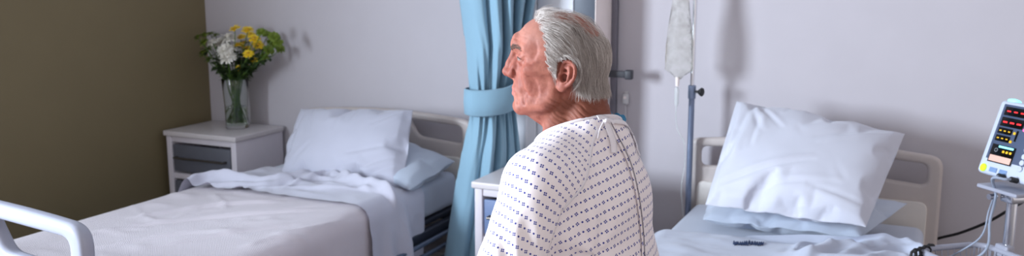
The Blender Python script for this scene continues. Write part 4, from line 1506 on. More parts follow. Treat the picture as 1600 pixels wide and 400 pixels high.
# mouth
hc((107.5, 0, -30), (98, 20, -35), 5.2, 3.4, 5, sym=True)
hc((106.5, 0, -44), (97, 19, -41), 6.2, 3.6, 5, sym=True)
hc((115.5, 0, -37), (102.5, 23, -39.5), 1.3, 1.2, 2.5, 'cut', sym=True)
he((112, 0, -56), (5, 18, 4), 8, 'cut')
hc((112, 0, -16), (113, 0, -26), 1.5, 2, 5, 'cut')
# face folds
hc((107, 22, -8), (97, 34, -36), 1.4, 1.6, 7, 'cut', sym=True)
hc((98, 30, -44), (95, 31, -60), .8, .8, 6, 'cut', sym=True)
hc((86, 42, -34), (78, 45, -58), .9, .8, 9, 'cut', sym=True)
he((64, 62, -24), (16, 3.5, 20), 14, 'cut', sym=True)            # hollow cheek
he((66, 66, 52), (16, 3.5, 18), 12, 'cut', sym=True)             # temple hollow
# ear, both sides
EA = rad(26)
def ear(fn2):
    """fn2 in ear space: a backward, b up, c outward"""
    def fn(f, l, u):
        df, dl, du = f + 0.0, l - 68.0, u - 4.0
        ta = rad(11)
        a0 = -df * math.cos(EA) + dl * math.sin(EA); c = df * math.sin(EA) + dl * math.cos(EA)
        a = a0 * math.cos(ta) - du * math.sin(ta); b = du * math.cos(ta) + a0 * math.sin(ta)
        return fn2(a, b, c)
    return fn
EB = ((-50, 55, -40), (14, 102, 48))
def ee(c, r, k=3, mode='add'):
    f, _, _ = f_ell(c, r); hp(ear(f), *EB, k=k, mode=mode, sym=True, pad=4)
def ec(a, b, ra, rb=None, k=3, mode='add'):
    f, _, _ = f_cap(a, b, ra, rb); hp(ear(f), *EB, k=k, mode=mode, sym=True, pad=4)
ee((18, 9, 3), (19, 25, 3.2), 3)
ee((11, -14, 3), (11, 17, 4.2), 4)
hel = spline([(4, 8, 4), (3, 20, 5), (9, 31, 5.5), (20, 34, 5), (31, 27, 5), (36, 14, 5), (34, 0, 5), (28, -11, 4.5), (21, -18, 4), (15, -25, 4)], 3)
for p_, q_ in zip(hel, hel[1:]): ec(p_, q_, 3.5, 3.5, 2)
anti = spline([(20, 25, 5), (25, 14, 6.5), (24, 2, 7), (18, -7, 6.5), (10, -11, 6)], 3)
for p_, q_ in zip(anti, anti[1:]): ec(p_, q_, 3.2, 3.2, 3)
ec((12, 20, 5), (23, 17, 6), 2.6, 2.6, 3)
ec((4, 9, 4), (14, 5, 4), 2.2, 1.6, 2)                          # crus
ec((1, 3, 4), (2, -7, 5), 4.6, 4.2, 4)                          # tragus
ee((10, -23, 4.5), (9.5, 9, 5.2), 5)                            # lobe
ee((13, -2, 6.5), (8.8, 9.2, 9), 2.5, 'cut')                      # bowl of the ear
ee((12, 13, 6), (7, 4.5, 5), 2.5, 'cut')
ec((29, 24, 7), (31, 4, 7), 2.4, 2.2, 2, 'cut')
ec((12, 28, 7), (25, 28, 7), 2.0, 2.2, 2, 'cut')
print('sdf', round(time.time() - T0, 1))
V, F = B.mesh()
# the coarse zones are smoothed, the head keeps its detail
f_, l_, u_ = to_head(V)
hm = smoothstep(-150, -118, u_) * smoothstep(150, 115, np.abs(l_))
V = relax(V, F, 2, .5, 1 - hm)
V = relax(V, F, 1, .45, hm)
# creases of old skin
me = np_mesh('person', V, F)
N = np.empty(len(V) * 3); me.vertices.foreach_get('normal', N); N = N.reshape(-1, 3)
f_, l_, u_ = to_head(V)
al = np.abs(l_)
nz = vnoise(np.stack([f_, l_, u_], 1), 1 / 26., 3)
disp = np.zeros(len(V))
w1 = smoothstep(62, 72, u_) * smoothstep(112, 100, u_) * smoothstep(66, 86, f_ + .25 * al) * smoothstep(62, 48, al)
disp -= w1 * .55 * (np.maximum(0, np.sin((u_ + 2.2 * nz + .0012 * al ** 2 * 3) * 2 * PI / 10.5)) ** 3)
# crow's feet
dx_, dy_ = 92 - f_, u_ - 32
rr_, an_ = np.sqrt(dx_ ** 2 + dy_ ** 2) + 1e-6, np.arctan2(dy_, dx_)
w2 = smoothstep(8, 14, rr_) * smoothstep(38, 22, rr_) * (dx_ > 2) * smoothstep(30, 38, al)
disp -= w2 * .7 * np.maximum(0, np.sin(an_ * 7.5 + nz * 1.5)) ** 3
# neck creases sweep forward and down from behind the ear
q_ = (u_ + 66) * math.cos(.62) - (f_ + 10) * math.sin(.62)
w3 = smoothstep(34, 10, f_) * smoothstep(-92, -70, f_) * smoothstep(-34, -52, u_) * smoothstep(18, 36, l_ if True else al)
disp -= w3 * 2.2 * np.maximum(0, np.sin((q_ + 5 * nz) * 2 * PI / 11.0)) ** 2.4
w4 = smoothstep(-30, -60, f_) * smoothstep(-48, -62, u_) * smoothstep(60, 30, al) * smoothstep(-150, -118, u_)
disp -= w4 * 1.2 * np.maximum(0, np.sin((u_ + 5 * nz + .1 * f_) * 2 * PI / 15)) ** 2.5
# cheek lines
w5 = smoothstep(34, 50, f_) * smoothstep(88, 74, f_) * smoothstep(0, -14, u_) * smoothstep(-66, -52, u_) * smoothstep(30, 40, al)
disp -= w5 * .35 * np.maximum(0, np.sin((f_ + .35 * u_ + 5 * nz) * 2 * PI / 12)) ** 3
disp += hm * .2 * vnoise(np.stack([f_, l_, u_], 1), 1 / 7., 5) * smoothstep(135, 120, u_)
V = V + N * (disp / 1000)[:, None]
HEADV, HEADF = V, F

skin = NT('aged_skin')
o_ = skin.obj()
att = skin.n('ShaderNodeAttribute', attribute_name='tone')
sep = skin.n('ShaderNodeSeparateColor'); skin.l(att.outputs['Color'], sep.inputs[0])
base = skin.mix(skin.ramp(skin.noise(o_, 38.0, 4.0, .6), .36, .68), srgb(172, 108, 91), srgb(134, 74, 62))
base = skin.mix(skin.math('MULTIPLY', skin.ramp(skin.noise(o_, 150.0, 3.0, .65), .56, .72), .25), base, srgb(116, 64, 50))
base = skin.mix(skin.math('MULTIPLY', sep.outputs[0], .55), base, srgb(142, 74, 62))       # ruddy zones
base = skin.mix(sep.outputs[1], base, srgb(180, 112, 106))                                    # lips
base = skin.mix(skin.math('MULTIPLY', sep.outputs[2], .5), base, srgb(176, 126, 112))      # stubbly scalp
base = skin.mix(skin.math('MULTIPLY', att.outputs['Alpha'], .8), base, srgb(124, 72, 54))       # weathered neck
skin.l(base, skin.b.inputs['Base Color'])
skin.setp(Roughness=.6, Subsurface_Weight=.12, Subsurface_Scale=.006, Specular_IOR_Level=.28)
skin.b.inputs['Subsurface Radius'].default_value = (1.0, .35, .2)
skin.bump(skin.math('ADD', skin.math('MULTIPLY', skin.noise(o_, 420.0, 2.0), .5), skin.noise(o_, 130.0, 3.0, .6)), .22, .0014)

c = np.array([HO[0], TC[1], 0.0])
me = np_mesh('person', V - c, F)
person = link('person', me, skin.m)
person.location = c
tag(person, 'grey-haired older man in a white patterned hospital gown sitting on the bed', 'person')
f_, l_, u_ = to_head(V); al = np.abs(l_)
red = np.clip(smoothstep(40, 60, f_) * smoothstep(60, 20, np.abs(u_ - 2)) * .55 + np.exp(-((f_ - 120) / 16) ** 2 - ((u_ - 2) / 14) ** 2) * .8 + smoothstep(66, 76, al) * smoothstep(10, -4, f_) * smoothstep(50, 40, np.abs(u_ - 5)) * .5
              , 0, 1)
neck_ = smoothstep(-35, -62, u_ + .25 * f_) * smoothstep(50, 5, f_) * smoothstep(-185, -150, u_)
lip = smoothstep(96, 100, f_) * smoothstep(24, 20, al) * smoothstep(-27.5, -30.5, u_) * smoothstep(-50.5, -47, u_)
scalp = smoothstep(62, 82, u_ + .25 * (f_ - 60) * -1)
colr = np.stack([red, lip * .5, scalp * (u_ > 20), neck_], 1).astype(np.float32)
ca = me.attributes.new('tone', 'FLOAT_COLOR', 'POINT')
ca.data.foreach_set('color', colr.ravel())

# ------------------------------------------------------------------ eyes, brows, hair
eyem = NT('eye_surface')
g_ = eyem.n('ShaderNodeTexCoord').outputs['Object']
sx = eyem.n('ShaderNodeSeparateXYZ'); eyem.l(g_, sx.inputs[0])
rr = eyem.math('POWER', eyem.math('ADD', eyem.math('MULTIPLY', sx.outputs[1], sx.outputs[1]), eyem.math('MULTIPLY', sx.outputs[2], sx.outputs[2])), .5)
cc = eyem.mix(eyem.ramp(rr, .0052, .0058), srgb(80, 88, 92), srgb(150, 132, 126))
cc = eyem.mix(eyem.ramp(rr, .0021, .0025), srgb(12, 10, 10), cc)
eyem.l(cc, eyem.b.inputs['Base Color']); eyem.setp(Roughness=.08)
for sg in (1, -1):
    e = MB().ball((0, 0, 0), .0122, 4).build('eyeball', eyem.m, person)
    e.location = Vector(head_pt(80.9, 32.6 * sg, 34.2)) - Vector(c)
    e.rotation_euler = (0, 0, HA)

bvh = BVHTree.FromPolygons([tuple(v) for v in V[:]], [tuple(map(int, f)) for f in F[:]])


def strands(name, mat, parent, roots, dirfn, width, origin, rnd, stop=None):
    """many fine tapering hairs as one mesh; every hair follows the head"""
    Vs, Fs = [], []
    for (p, nrm, L, h0, steps, wd) in roots:
        pts = [p]
        cur = Vector(p); st = L / steps
        tn = Vector((0, 0, 0)); jit = Vector((rnd.gauss(0, 1), rnd.gauss(0, 1), rnd.gauss(0, 1))) * .16
        for k in range(steps):
            if k and stop is not None and stop(cur): break
            loc, nn, _, _ = bvh.find_nearest(cur)
            if loc is None: break
            d = dirfn(cur, nn, k / steps, jit)
            d = d - nn * d.dot(nn) * .9
            if d.length < 1e-6: break
            d.normalize()
            cur = cur + d * st
            loc, nn, _, _ = bvh.find_nearest(cur)
            t = (k + 1) / steps
            hh = h0 * min(1, t * 3.0)
            tgt = loc + nn * hh
            if (cur - loc).dot(nn) < hh or (cur - loc).length < .03:
                cur = cur.lerp(tgt, .75)
            pts.append(cur.copy())
        if len(pts) < 3: continue
        m = len(pts)
        b0 = len(Vs)
        for i, q in enumerate(pts):
            t_ = (pts[min(i + 1, m - 1)] - pts[max(i - 1, 0)]).normalized()
            u = t_.cross(nrm)
            if u.length < 1e-4: u = Vector((0, 0, 1)).cross(t_)
            u.normalize(); w_ = t_.cross(u)
            r = wd * (1 - .75 * (i / (m - 1)) ** 2)
            for a_ in (0.5, 2.6, 4.7):
                Vs.append(q + u * math.cos(a_) * r + w_ * math.sin(a_) * r - origin)
        for i in range(m - 1):
            for a_ in range(3):
                x0, x1 = b0 + i * 3 + a_, b0 + i * 3 + (a_ + 1) % 3
                Fs.append((x0, x1, x1 + 3, x0 + 3))
    return link(name, np_mesh(name, np.array([tuple(v) for v in Vs]), np.array(Fs)), mat, parent)


hairm = NT('grey_white_hair')
o_ = hairm.obj()
att = hairm.n('ShaderNodeNewGeometry')
hairm.l(hairm.mix(att.outputs['Random Per Island'], srgb(156, 142, 134), srgb(238, 230, 224)), hairm.b.inputs['Base Color'])
hairm.setp(Roughness=.5, Specular_IOR_Level=.35)
rnd = random.Random(12)
Fv, Lv, Uv, Zv = Vector(HF), Vector(HL), Vector((0, 0, 1)), 0


def hairline(f, l, u):
    """1 inside the hair-bearing skin"""
    a = abs(l)
    # front limit as a function of height on the side of the head
    fr = np.interp(u, [-25, -5, 10, 30, 50, 70, 90, 110, 125, 140], [-14, 8, 20, 29, 33, 34, 41, 55, 72, 85])
    if f > fr + 2.5 * math.sin(u * .4): return 0.0
    lowb = np.interp(f, [-110, -70, -40, -22, -5, 6, 20], [-34, -34, -28, 2, 26, 12, -12])
    if u < lowb: return 0.0
    if (-24 < f < 6 and a > 62 and u < 36) or a > 80: return 0.0         # the ear
    dens = 1.0
    if u > 76 and a < 64: dens = .03 + .97 * max(smoothstep(36, 64, a), smoothstep(90, 78, u))     # thin on top
    if f > fr - 14 and u > 92: dens = max(dens, .55)
    return dens


def hdir(p, n, t, jit):
    f, l, u = to_head(np.array(p))
    sgn = 1 if l > 0 else -1
    top = smoothstep(96, 122, u)
    front = smoothstep(10, 70, f)
    back = smoothstep(10, -50, f)
    dn = (1 - top) * (.62 + .75 * back + .1 * (1 - front)) + top * .05
    d = -Fv * (1.0 - .72 * back * (1 - top)) - Uv * dn + Lv * sgn * top * (.55)
    if f > 60 and u > 98: d += Uv * .35 * (1 - t) + Lv * sgn * .3
    if u < 0: d = -Uv - Fv * .25
    return d + jit

def over_ear(p):
    f, l, u = to_head(np.array(p))
    return -22 < f < 7 and abs(l) > 62 and -34 < u < 38 - .12 * f


cen = V[F].mean(1); e1_ = V[F[:, 1]] - V[F[:, 0]]; e2_ = V[F[:, 2]] - V[F[:, 0]]
ar = np.linalg.norm(np.cross(e1_, V[F[:, 3]] - V[F[:, 0]]), axis=1)
fn_ = np.cross(V[F[:, 2]] - V[F[:, 0]], V[F[:, 3]] - V[F[:, 1]]); fn_ /= (np.linalg.norm(fn_, axis=1)[:, None] + 1e-12)
ff, ll, uu = to_head(cen)
cand = np.where((uu > -70) & (uu < 150) & (ff > -120) & (ff < 100) & (np.abs(ll) < 95))[0]
wgt = np.array([ar[i] * hairline(ff[i], ll[i], uu[i]) for i in cand]); wgt /= wgt.sum()
npr = np.random.default_rng(7)
pick = npr.choice(cand, 21000, p=wgt)
roots = []
for i in pick:
    q = V[F[i]]; a_, b_ = npr.random(), npr.random()
    p = (q[0] * (1 - a_) + q[1] * a_) * (1 - b_) + (q[3] * (1 - a_) + q[2] * a_) * b_
    f, l, u = to_head(p)
    topn = smoothstep(90, 118, u)
    L = .058 * (1 - topn) + .058 * topn
    if u < 10: L = .030
    if u < -18: L = .020
    if f > 2 and u < 40: L = .020
    if f > 50 and u > 95: L = .055
    L *= npr.uniform(.7, 1.2)
    h0 = npr.uniform(.002, .0125 if u > 10 else .008) * (1 - .25 * topn)
    if f > 48 and u > 104: h0 = npr.uniform(.004, .018)
    if u < -20: h0 *= .55
    roots.append((Vector(p - fn_[i] * .001), Vector(fn_[i]), L, h0, 9, npr.uniform(.00018, .00036)))
hair = strands('hair', hairm.m, person, roots, hdir, .0006, Vector(c), rnd, over_ear)
hair['label'] = 'short swept-back grey white hair, thin on top'

browm = plain('grey_brow_hair', srgb(116, 94, 84), .6)
roots = []
for sg in (1, -1):
    for k in range(150):
        l = sg * rnd.uniform(12, 46); u = 52 + 6 * math.sin((abs(l) - 12) / 34 * PI * .8) - max(0, abs(l) - 36) * .3 + rnd.uniform(-4, 4)
        hit = bvh.ray_cast(Vector(head_pt(150, l, u)), Vector(-HF))
        if hit[0] is None: continue
        roots.append((hit[0], hit[1], rnd.uniform(.005, .009), rnd.uniform(.0008, .002), 5, rnd.uniform(.00022, .0004)))
strands('eyebrows', browm, person, roots, lambda p, n, t, j: Lv * (1 if to_head(np.array(p))[1] > 0 else -1) * .9 + Uv * (.5 - .9 * t) + Fv * .3 + j * 1.5, .0004, Vector(c), rnd)
lashm = plain('dark_eyelash_hair', srgb(58, 42, 38), .6)
roots = []
for sg in (1, -1):
    for k in range(70):
        l = sg * rnd.uniform(20, 47); uu_ = 38.6 - ((abs(l) - 33) / 14) ** 2 * 3.2
        hit = bvh.ray_cast(Vector(head_pt(150, l, uu_)), Vector(-HF))
        if hit[0] is None: continue
        roots.append((hit[0], hit[1], rnd.uniform(.003, .0055), .001, 4, rnd.uniform(.0002, .00035)))
strands('eyelashes', lashm, person, roots, lambda p, n, t, j: Fv * .6 - Uv * (.9 - t) + Lv * (1 if to_head(np.array(p))[1] > 0 else -1) * .5 + j, .0003, Vector(c), rnd)
print('person', len(V), len(hair.data.polygons), round(time.time() - T0, 1))
# ------------------------------------------------------------------ the hospital gown
gs = .0055
G = Field(np.arange(-1.24, -.44, gs), np.arange(1.36, 2.20, gs), np.arange(.50, 1.25, gs))
def gc(a, b, ra, rb=None, k=.03, squash=None): G.op(*f_cap(a, b, ra, rb, squash), k=k, pad=.06)
def ge(c_, r, k=.03): G.op(*f_ell(c_, r), k=k, pad=.06)
gc((-.655, TC[1], 1.035), (-.612, TC[1], .70), .131, .162, .03, .66)
ge((-.622, TC[1], 1.06), (.098, .145, .13), .04)
gc(SHL + (0, .0, .0), SHR, .066, .066, .04)
gc((-.662, TC[1] - .02, 1.165), SHL + (.01, .02, .008), .066, .058, .04)
gc((-.662, TC[1] + .02, 1.165), SHR + (.01, -.02, .008), .066, .058, .04)
gc((-.635, TC[1], 1.17), (-.70, TC[1], 1.185), .082, .066, .03)
for S_, E_, Hh, K_ in ((SHL, ELL, HIPL, KNL), (SHR, ELR, HIPR, KNR)):
    gc(S_ + (-.002, 0, -.008), S_ * .3 + E_ * .7 + (-.004, 0, 0), .064, .073, .022)
    gc(S_ * .3 + E_ * .7 + (-.004, 0, 0), E_ + (-.02, 0, -.045), .073, .078, .02)
    gc(Hh, K_ + (-.02, 0, .0), .105, .085, .04)
ge((-.64, TC[1], .68), (.155, .20, .12), .04)
gc((-.72, TC[1], .66), (-1.08, TC[1], .62), .09, .075, .05)

X, Y, Z = np.meshgrid(*G.ax, indexing='ij')
Pn = np.stack([X, Y, Z], -1)
near = np.abs(G.D) < .05
Q = Pn[near].astype(np.float64)
# cloth folds: soft broad ones all over, long drawn ones from the shoulder and at the armpit
armd = ELL - SHL; armd = armd / np.linalg.norm(armd)
d = .0030 * vnoise(Q * [1, 1, .45], 13, 31) + .0016 * vnoise(Q * [1, 1, .5], 31, 32)
sl_ = smoothstep(1.66, 1.60, Q[:, 1])
rel = Q - SHL
along = rel @ armd
perp = Q[:, 0] * .95 + Q[:, 1] * .3 + .18 * along
d += sl_ * smoothstep(.03, .12, along) * .0042 * np.sin(perp * 2 * PI / .042 + 3.5 * vnoise(Q, 9, 33))
# creases running out of the armpit on the back
ap = np.array([-.585, 1.625, .985])
dv = Q - ap
rr_ = np.linalg.norm(dv[:, [0, 2]], axis=1) + 1e-6
an_ = np.arctan2(dv[:, 2], dv[:, 0] + dv[:, 1])
d += .0055 * np.exp(-rr_ / .11) * np.sin(an_ * 6 + 1.0) * smoothstep(1.78, 1.68, Q[:, 1])
# valley between sleeve and back
d += .012 * np.exp(-(((Q[:, 1] - 1.60) / .020) ** 2)) * smoothstep(1.02, .93, Q[:, 2]) * smoothstep(-.68, -.60, Q[:, 0])
Dn = G.D[near] + d
G.D[near] = Dn
GV, GF = G.mesh()
GV = relax(GV, GF, 3, .5)

# neck opening and hem
cenf = GV[GF].mean(1)
nf, nl, nu = to_head(cenf)
# the neckline lies on a tilted plane: higher at the nape, lower in front
NL0 = np.array(on_d(890, 183, 1.80)); NB = np.array(on_d(960, 194, 1.93)); NFr = np.array(on_d(850, 206, 1.86))
npn = np.cross(NFr - NL0, NB - NL0); npn /= np.linalg.norm(npn)
if npn[2] < 0: npn = -npn
print('neckline normal', npn)
hgt = (cenf - NL0) @ npn
axc = (NB + NFr) / 2 + np.array([0, .03, 0])
keep = ~((hgt > 0) & (np.linalg.norm(cenf[:, :2] - axc[:2], axis=1) < .16))
keep &= ~(cenf[:, 0] < -1.13)
keep &= ~((cenf[:, 2] < .575))
GF = GF[keep]; cenf = cenf[keep]

# raglan line from the neck to the back of the armpit parts sleeve and back
_bv = BVHTree.FromPolygons([tuple(x) for x in GV], [tuple(map(int, f)) for f in GF])
def _hit(px, py): return np.array(_bv.ray_cast(Vector(EYE), Vector(ray(px, py)).normalized())[0])
RG0, RG1 = _hit(934, 202), _hit(876, 330)
print('raglan', RG0, RG1)
def raglan_mask(P, sg):
    """positive on the sleeve side"""
    N0, A0 = RG0, RG1
    if sg < 0: N0 = N0 * [1, -1, 1] + [0, 2 * TC[1], 0]; A0 = A0 * [1, -1, 1] + [0, 2 * TC[1], 0]
    dirx = np.array([-1.0, 0.0, 0.0])
    n = np.cross(A0 - N0, dirx); n /= np.linalg.norm(n)
    if (n[1] > 0) == (sg > 0): n = -n
    return (P - N0) @ n
sL, sR = raglan_mask(cenf, 1), raglan_mask(cenf, -1)
lowL = cenf[:, 2] > .80
ZARM = RG1[2]
mL = (sL > 0) & lowL & (cenf[:, 1] < 1.652 - .0 * cenf[:, 2])
mR = (sR > 0) & lowL & (cenf[:, 1] > 2 * TC[1] - 1.652)
# upper part of the sleeve follows the raglan line, the lower part follows the arm
zc_ = cenf[:, 2]
yl_ = RG1[1] - (ZARM - zc_) * .25
mL = ((sL > 0) & (zc_ > ZARM)) | ((zc_ <= ZARM) & (zc_ > .835) & (cenf[:, 1] < yl_))
mR = ((sR > 0) & (zc_ > ZARM)) | ((zc_ <= ZARM) & (zc_ > .835) & (cenf[:, 1] > 2 * TC[1] - yl_))
hang = (cenf[:, 2] <= .835) & ((cenf[:, 1] < 1.57) | (cenf[:, 1] > 2 * TC[1] - 1.57)) & (cenf[:, 0] > -.86)
GF = GF[~hang]; mL = mL[~hang]; mR = mR[~hang]

gown = NT('white_gown_cotton')
uv = gown.n('ShaderNodeUVMap', uv_map='cloth').outputs[0]
sp = gown.n('ShaderNodeSeparateXYZ'); gown.l(uv, sp.inputs[0])
u, v = sp.outputs[0], sp.outputs[1]
STEP, ROW = .0105, .0192
mt = gown.math
vr = mt('DIVIDE', v, ROW)
row = mt('FLOOR', vr)
vy = mt('MULTIPLY', mt('SUBTRACT', mt('SUBTRACT', vr, row), .5), ROW)
us = mt('ADD', u, mt('MULTIPLY', row, -.0042))
ur = mt('DIVIDE', us, STEP)
col_ = mt('FLOOR', ur)
ux = mt('MULTIPLY', mt('SUBTRACT', mt('SUBTRACT', ur, col_), .5), STEP)
odd = mt('MODULO', mt('ABSOLUTE', col_), 2.0)
dot = mt('POWER', mt('ADD', mt('MULTIPLY', ux, ux), mt('MULTIPLY', vy, vy)), .5)
dotm = mt('SUBTRACT', 1.0, gown.ramp(dot, .0018, .0023))
ca_, sa_ = math.cos(.35), math.sin(.35)
xr = mt('ABSOLUTE', mt('ADD', mt('MULTIPLY', ux, ca_), mt('MULTIPLY', vy, sa_)))
yr = mt('ABSOLUTE', mt('SUBTRACT', mt('MULTIPLY', vy, ca_), mt('MULTIPLY', ux, sa_)))
qx, qy = mt('SUBTRACT', xr, .00175), mt('SUBTRACT', yr, .00175)
q4 = mt('POWER', mt('ADD', mt('MULTIPLY', qx, qx), mt('MULTIPLY', qy, qy)), .5)
clu = mt('SUBTRACT', 1.0, gown.ramp(q4, .00135, .00175))
pat = mt('ADD', mt('MULTIPLY', clu, odd), mt('MULTIPLY', dotm, mt('SUBTRACT', 1.0, odd)), clamp=True)
o_ = gown.obj()
fade = gown.mix(gown.ramp(gown.noise(o_, 200.0, 2.0), .3, .7), srgb(32, 40, 128), srgb(56, 68, 158))
gown.l(gown.mix(pat, srgb(246, 236, 236), fade), gown.b.inputs['Base Color'])
gown.setp(Roughness=.88, Sheen_Weight=.2)
gown.bump(gown.math('ADD', gown.noise(o_, 900.0, 1.0), gown.math('MULTIPLY', gown.noise(o_, 30.0, 3.0, .6), .5)), .15, .002)
white = cloth_mat('white_gown_trim', srgb(236, 230, 234), strength=.1)


def submesh(name, mask):
    f = GF[mask]
    ids, inv = np.unique(f, return_inverse=True)
    return GV[ids] - c, inv.reshape(f.shape)


def border_smooth(Vs, Fs, n=6):
    E = np.concatenate([Fs[:, [i, (i + 1) % 4]] for i in range(4)])
    key = np.sort(E, 1)
    uq, ix, ct = np.unique(key, axis=0, return_index=True, return_counts=True)
    be = uq[ct == 1]
    nb = {}
    for a, b in be: nb.setdefault(a, []).append(b); nb.setdefault(b, []).append(a)
    ids = np.array([k for k, v in nb.items() if len(v) == 2]); 
    A = np.array([nb[k][0] for k in ids]); B_ = np.array([nb[k][1] for k in ids])
    for _ in range(n):
        Vs[ids] = Vs[ids] * .4 + (Vs[A] + Vs[B_]) * .3
    return Vs, be


def unwrap(o, seam_fn, axis_dir):
    """conformal layout in metres, its rows square to axis_dir"""
    me = o.data
    bpy.context.view_layer.objects.active = o
    o.select_set(True)
    bm = bmesh.new(); bm.from_mesh(me)
    for e in bm.edges: e.seam = seam_fn(e)
    bm.to_mesh(me); bm.free()
    lay = me.uv_layers.new(name='cloth')
    me.uv_layers.active = lay
    bpy.ops.object.mode_set(mode='EDIT')
    bpy.ops.mesh.select_all(action='SELECT')
    bpy.ops.uv.unwrap(method='MINIMUM_STRETCH', iterations=30, margin=0.0)
    bpy.ops.object.mode_set(mode='OBJECT')
    o.select_set(False)
    n = len(me.loops)
    U = np.empty(n * 2); me.uv_layers['cloth'].data.foreach_get('uv', U); U = U.reshape(-1, 2)
    li = np.empty(n, np.int32); me.loops.foreach_get('vertex_index', li)
    Pv = coords(me)[li]
    w_ = np.ones(n)
    return U, Pv, li


def set_uv(o, U):
    o.data.uv_layers['cloth'].data.foreach_set('uv', np.ascontiguousarray(U, np.float32).ravel())


parts = {}
rL, rR = raglan_mask(GV[GF].mean(1), 1), raglan_mask(GV[GF].mean(1), -1)
for nm, mask in (('gown', ~(mL | mR) | (mL & (np.abs(rL) < .012) & (GV[GF].mean(1)[:, 2] > ZARM)) | (mR & (np.abs(rR) < .012) & (GV[GF].mean(1)[:, 2] > ZARM))), ('sleeve', mL), ('sleeve', mR)):
    Vs, Fs = submesh(nm, mask)
    # keep the largest connected piece
    lab = np.arange(len(Vs))
    for _ in range(400):
        mnl = lab[Fs].min(1)
        new = lab.copy()
        np.minimum.at(new, Fs.ravel(), np.repeat(mnl, 4))
        if (new == lab).all(): break
        lab = new
    big_ = np.bincount(lab).argmax()
    Fs = Fs[(lab[Fs] == big_).all(1)]
    ids, inv = np.unique(Fs, return_inverse=True); Vs = Vs[ids]; Fs = inv.reshape(Fs.shape)
    Vs, be = border_smooth(Vs, Fs, 8)
    if nm == 'sleeve':
        tmp_ = np_mesh('tmp', Vs, Fs); nn_ = np.empty(len(Vs) * 3); tmp_.vertices.foreach_get('normal', nn_); Vs = Vs + nn_.reshape(-1, 3) * .0016; bpy.data.meshes.remove(tmp_)
    o = link(nm, np_mesh(nm, Vs, Fs), gown.m, person if nm == 'gown' else parts['gown'][0])
    side = -1 if (mask is mL) else (1 if mask is mR else 0)
    parts[nm if side == 0 else ('sleeveL' if side < 0 else 'sleeveR')] = (o, be, Vs)
    # layout: project along the panel, measured on the cloth
    if side == 0:
        seam = lambda e: abs(e.verts[0].co.y) < .02 and e.verts[0].co.x + c[0] < -.66 or False
        ax_ = np.array([0, 0, 1.0])
    else:
        S0 = (SHL if side < 0 else SHR) - c
        ctr = lambda p: p.y * side
        seam = (lambda s_: (lambda e: False))(side)
        ax_ = armd
    U, Pv, li = unwrap(o, seam, ax_)
    # scale to metres and turn so that rows run across the panel, using the part that faces the camera
    Pw = Pv + c
    if side == 0: m_ = (Pw[:, 0] > -.60) & (Pw[:, 2] > .90) & (np.abs(Pv[:, 1]) < .14)
    else: m_ = (Pw[:, 1] * side > (1.60 * side if side < 0 else 1.94)) & (Pw[:, 2] > .93) if side < 0 else np.ones(len(Pw), bool)
    if m_.sum() < 20: m_ = np.ones(len(Pw), bool)
    A_ = np.c_[U[m_], np.ones(m_.sum())]
    if side == 0: T1, T2 = Pw[m_][:, 1], Pw[m_][:, 2]
    else: T1, T2 = Pw[m_][:, 0] * 1.0, Pw[m_] @ (-armd)
    # scale from edge lengths
    Ftot = len(o.data.polygons)
    ls = np.empty(Ftot, np.int32); o.data.polygons.foreach_get('loop_start', ls)
    sel = m_[ls]
    a3 = np.linalg.norm(Pv[ls + 1] - Pv[ls], axis=1)[sel].sum(); a2 = np.linalg.norm(U[ls + 1] - U[ls], axis=1)[sel].sum()
    sc_ = a3 / a2
    g2 = np.linalg.lstsq(A_, T2, rcond=None)[0][:2]; g1 = np.linalg.lstsq(A_, T1, rcond=None)[0][:2]
    dv = g2 / np.linalg.norm(g2)                     # uv direction that climbs the panel
    du = np.array([dv[1], -dv[0]])
    if du @ g1 < 0: du = -du
    tilt = rad(4) if side == 0 else rad(-10)
    U2 = np.c_[U @ du, U @ dv] * sc_
    ct_, st_ = math.cos(tilt), math.sin(tilt)
    U2 = np.c_[U2[:, 0] * ct_ + U2[:, 1] * st_, -U2[:, 0] * st_ + U2[:, 1] * ct_]
    set_uv(o, U2 + 5.0)
    solidify(o, .0012)
    print(nm, len(Vs), 'scale', round(sc_, 3), 'sel', int(sel.sum()))
gobj = parts['gown'][0]
gobj['label'] = 'white hospital gown with small blue dots and four-dot motifs'

gb = BVHTree.FromPolygons([tuple(x) for x in GV - c], [tuple(map(int, f)) for f in GF])
def drape(pts, lift=.0015):
    out = []
    for p in pts:
        loc, nn, _, _ = gb.find_nearest(Vector(p))
        out.append((loc + nn * lift, nn))
    return out


def ribbon(name, path, wid, mat, parent, lift=.002, thick=.0016, on=True, twist=None):
    """a flat tape along path; lies on the gown when on"""
    P_ = [Vector(p) for p in path]
    fr_ = drape(P_, lift) if on else None
    Vs, Fs = [], []
    m = len(P_)
    for i in range(m):
        p = fr_[i][0] if on else P_[i]
        a = fr_[min(i + 1, m - 1)][0] if on else P_[min(i + 1, m - 1)]
        b = fr_[max(i - 1, 0)][0] if on else P_[max(i - 1, 0)]
        t = (a - b).normalized()
        nn = fr_[i][1] if on else (Vector(twist[i]) if twist else Vector((1, 0, 0)))
        s_ = t.cross(nn).normalized()
        w_ = wid if not hasattr(wid, '__len__') else wid[i]
        Vs += [p - s_ * w_ / 2, p - s_ * w_ / 6 + nn * .0006, p + s_ * w_ / 6 + nn * .0006, p + s_ * w_ / 2]
    for i in range(m - 1):
        for k in range(3):
            Fs.append((i * 4 + k, i * 4 + k + 1, i * 4 + k + 5, i * 4 + k + 4))
    o = link(name, from_np(name, [tuple(v) for v in Vs], Fs), mat, parent)
    solidify(o, thick)
    return o


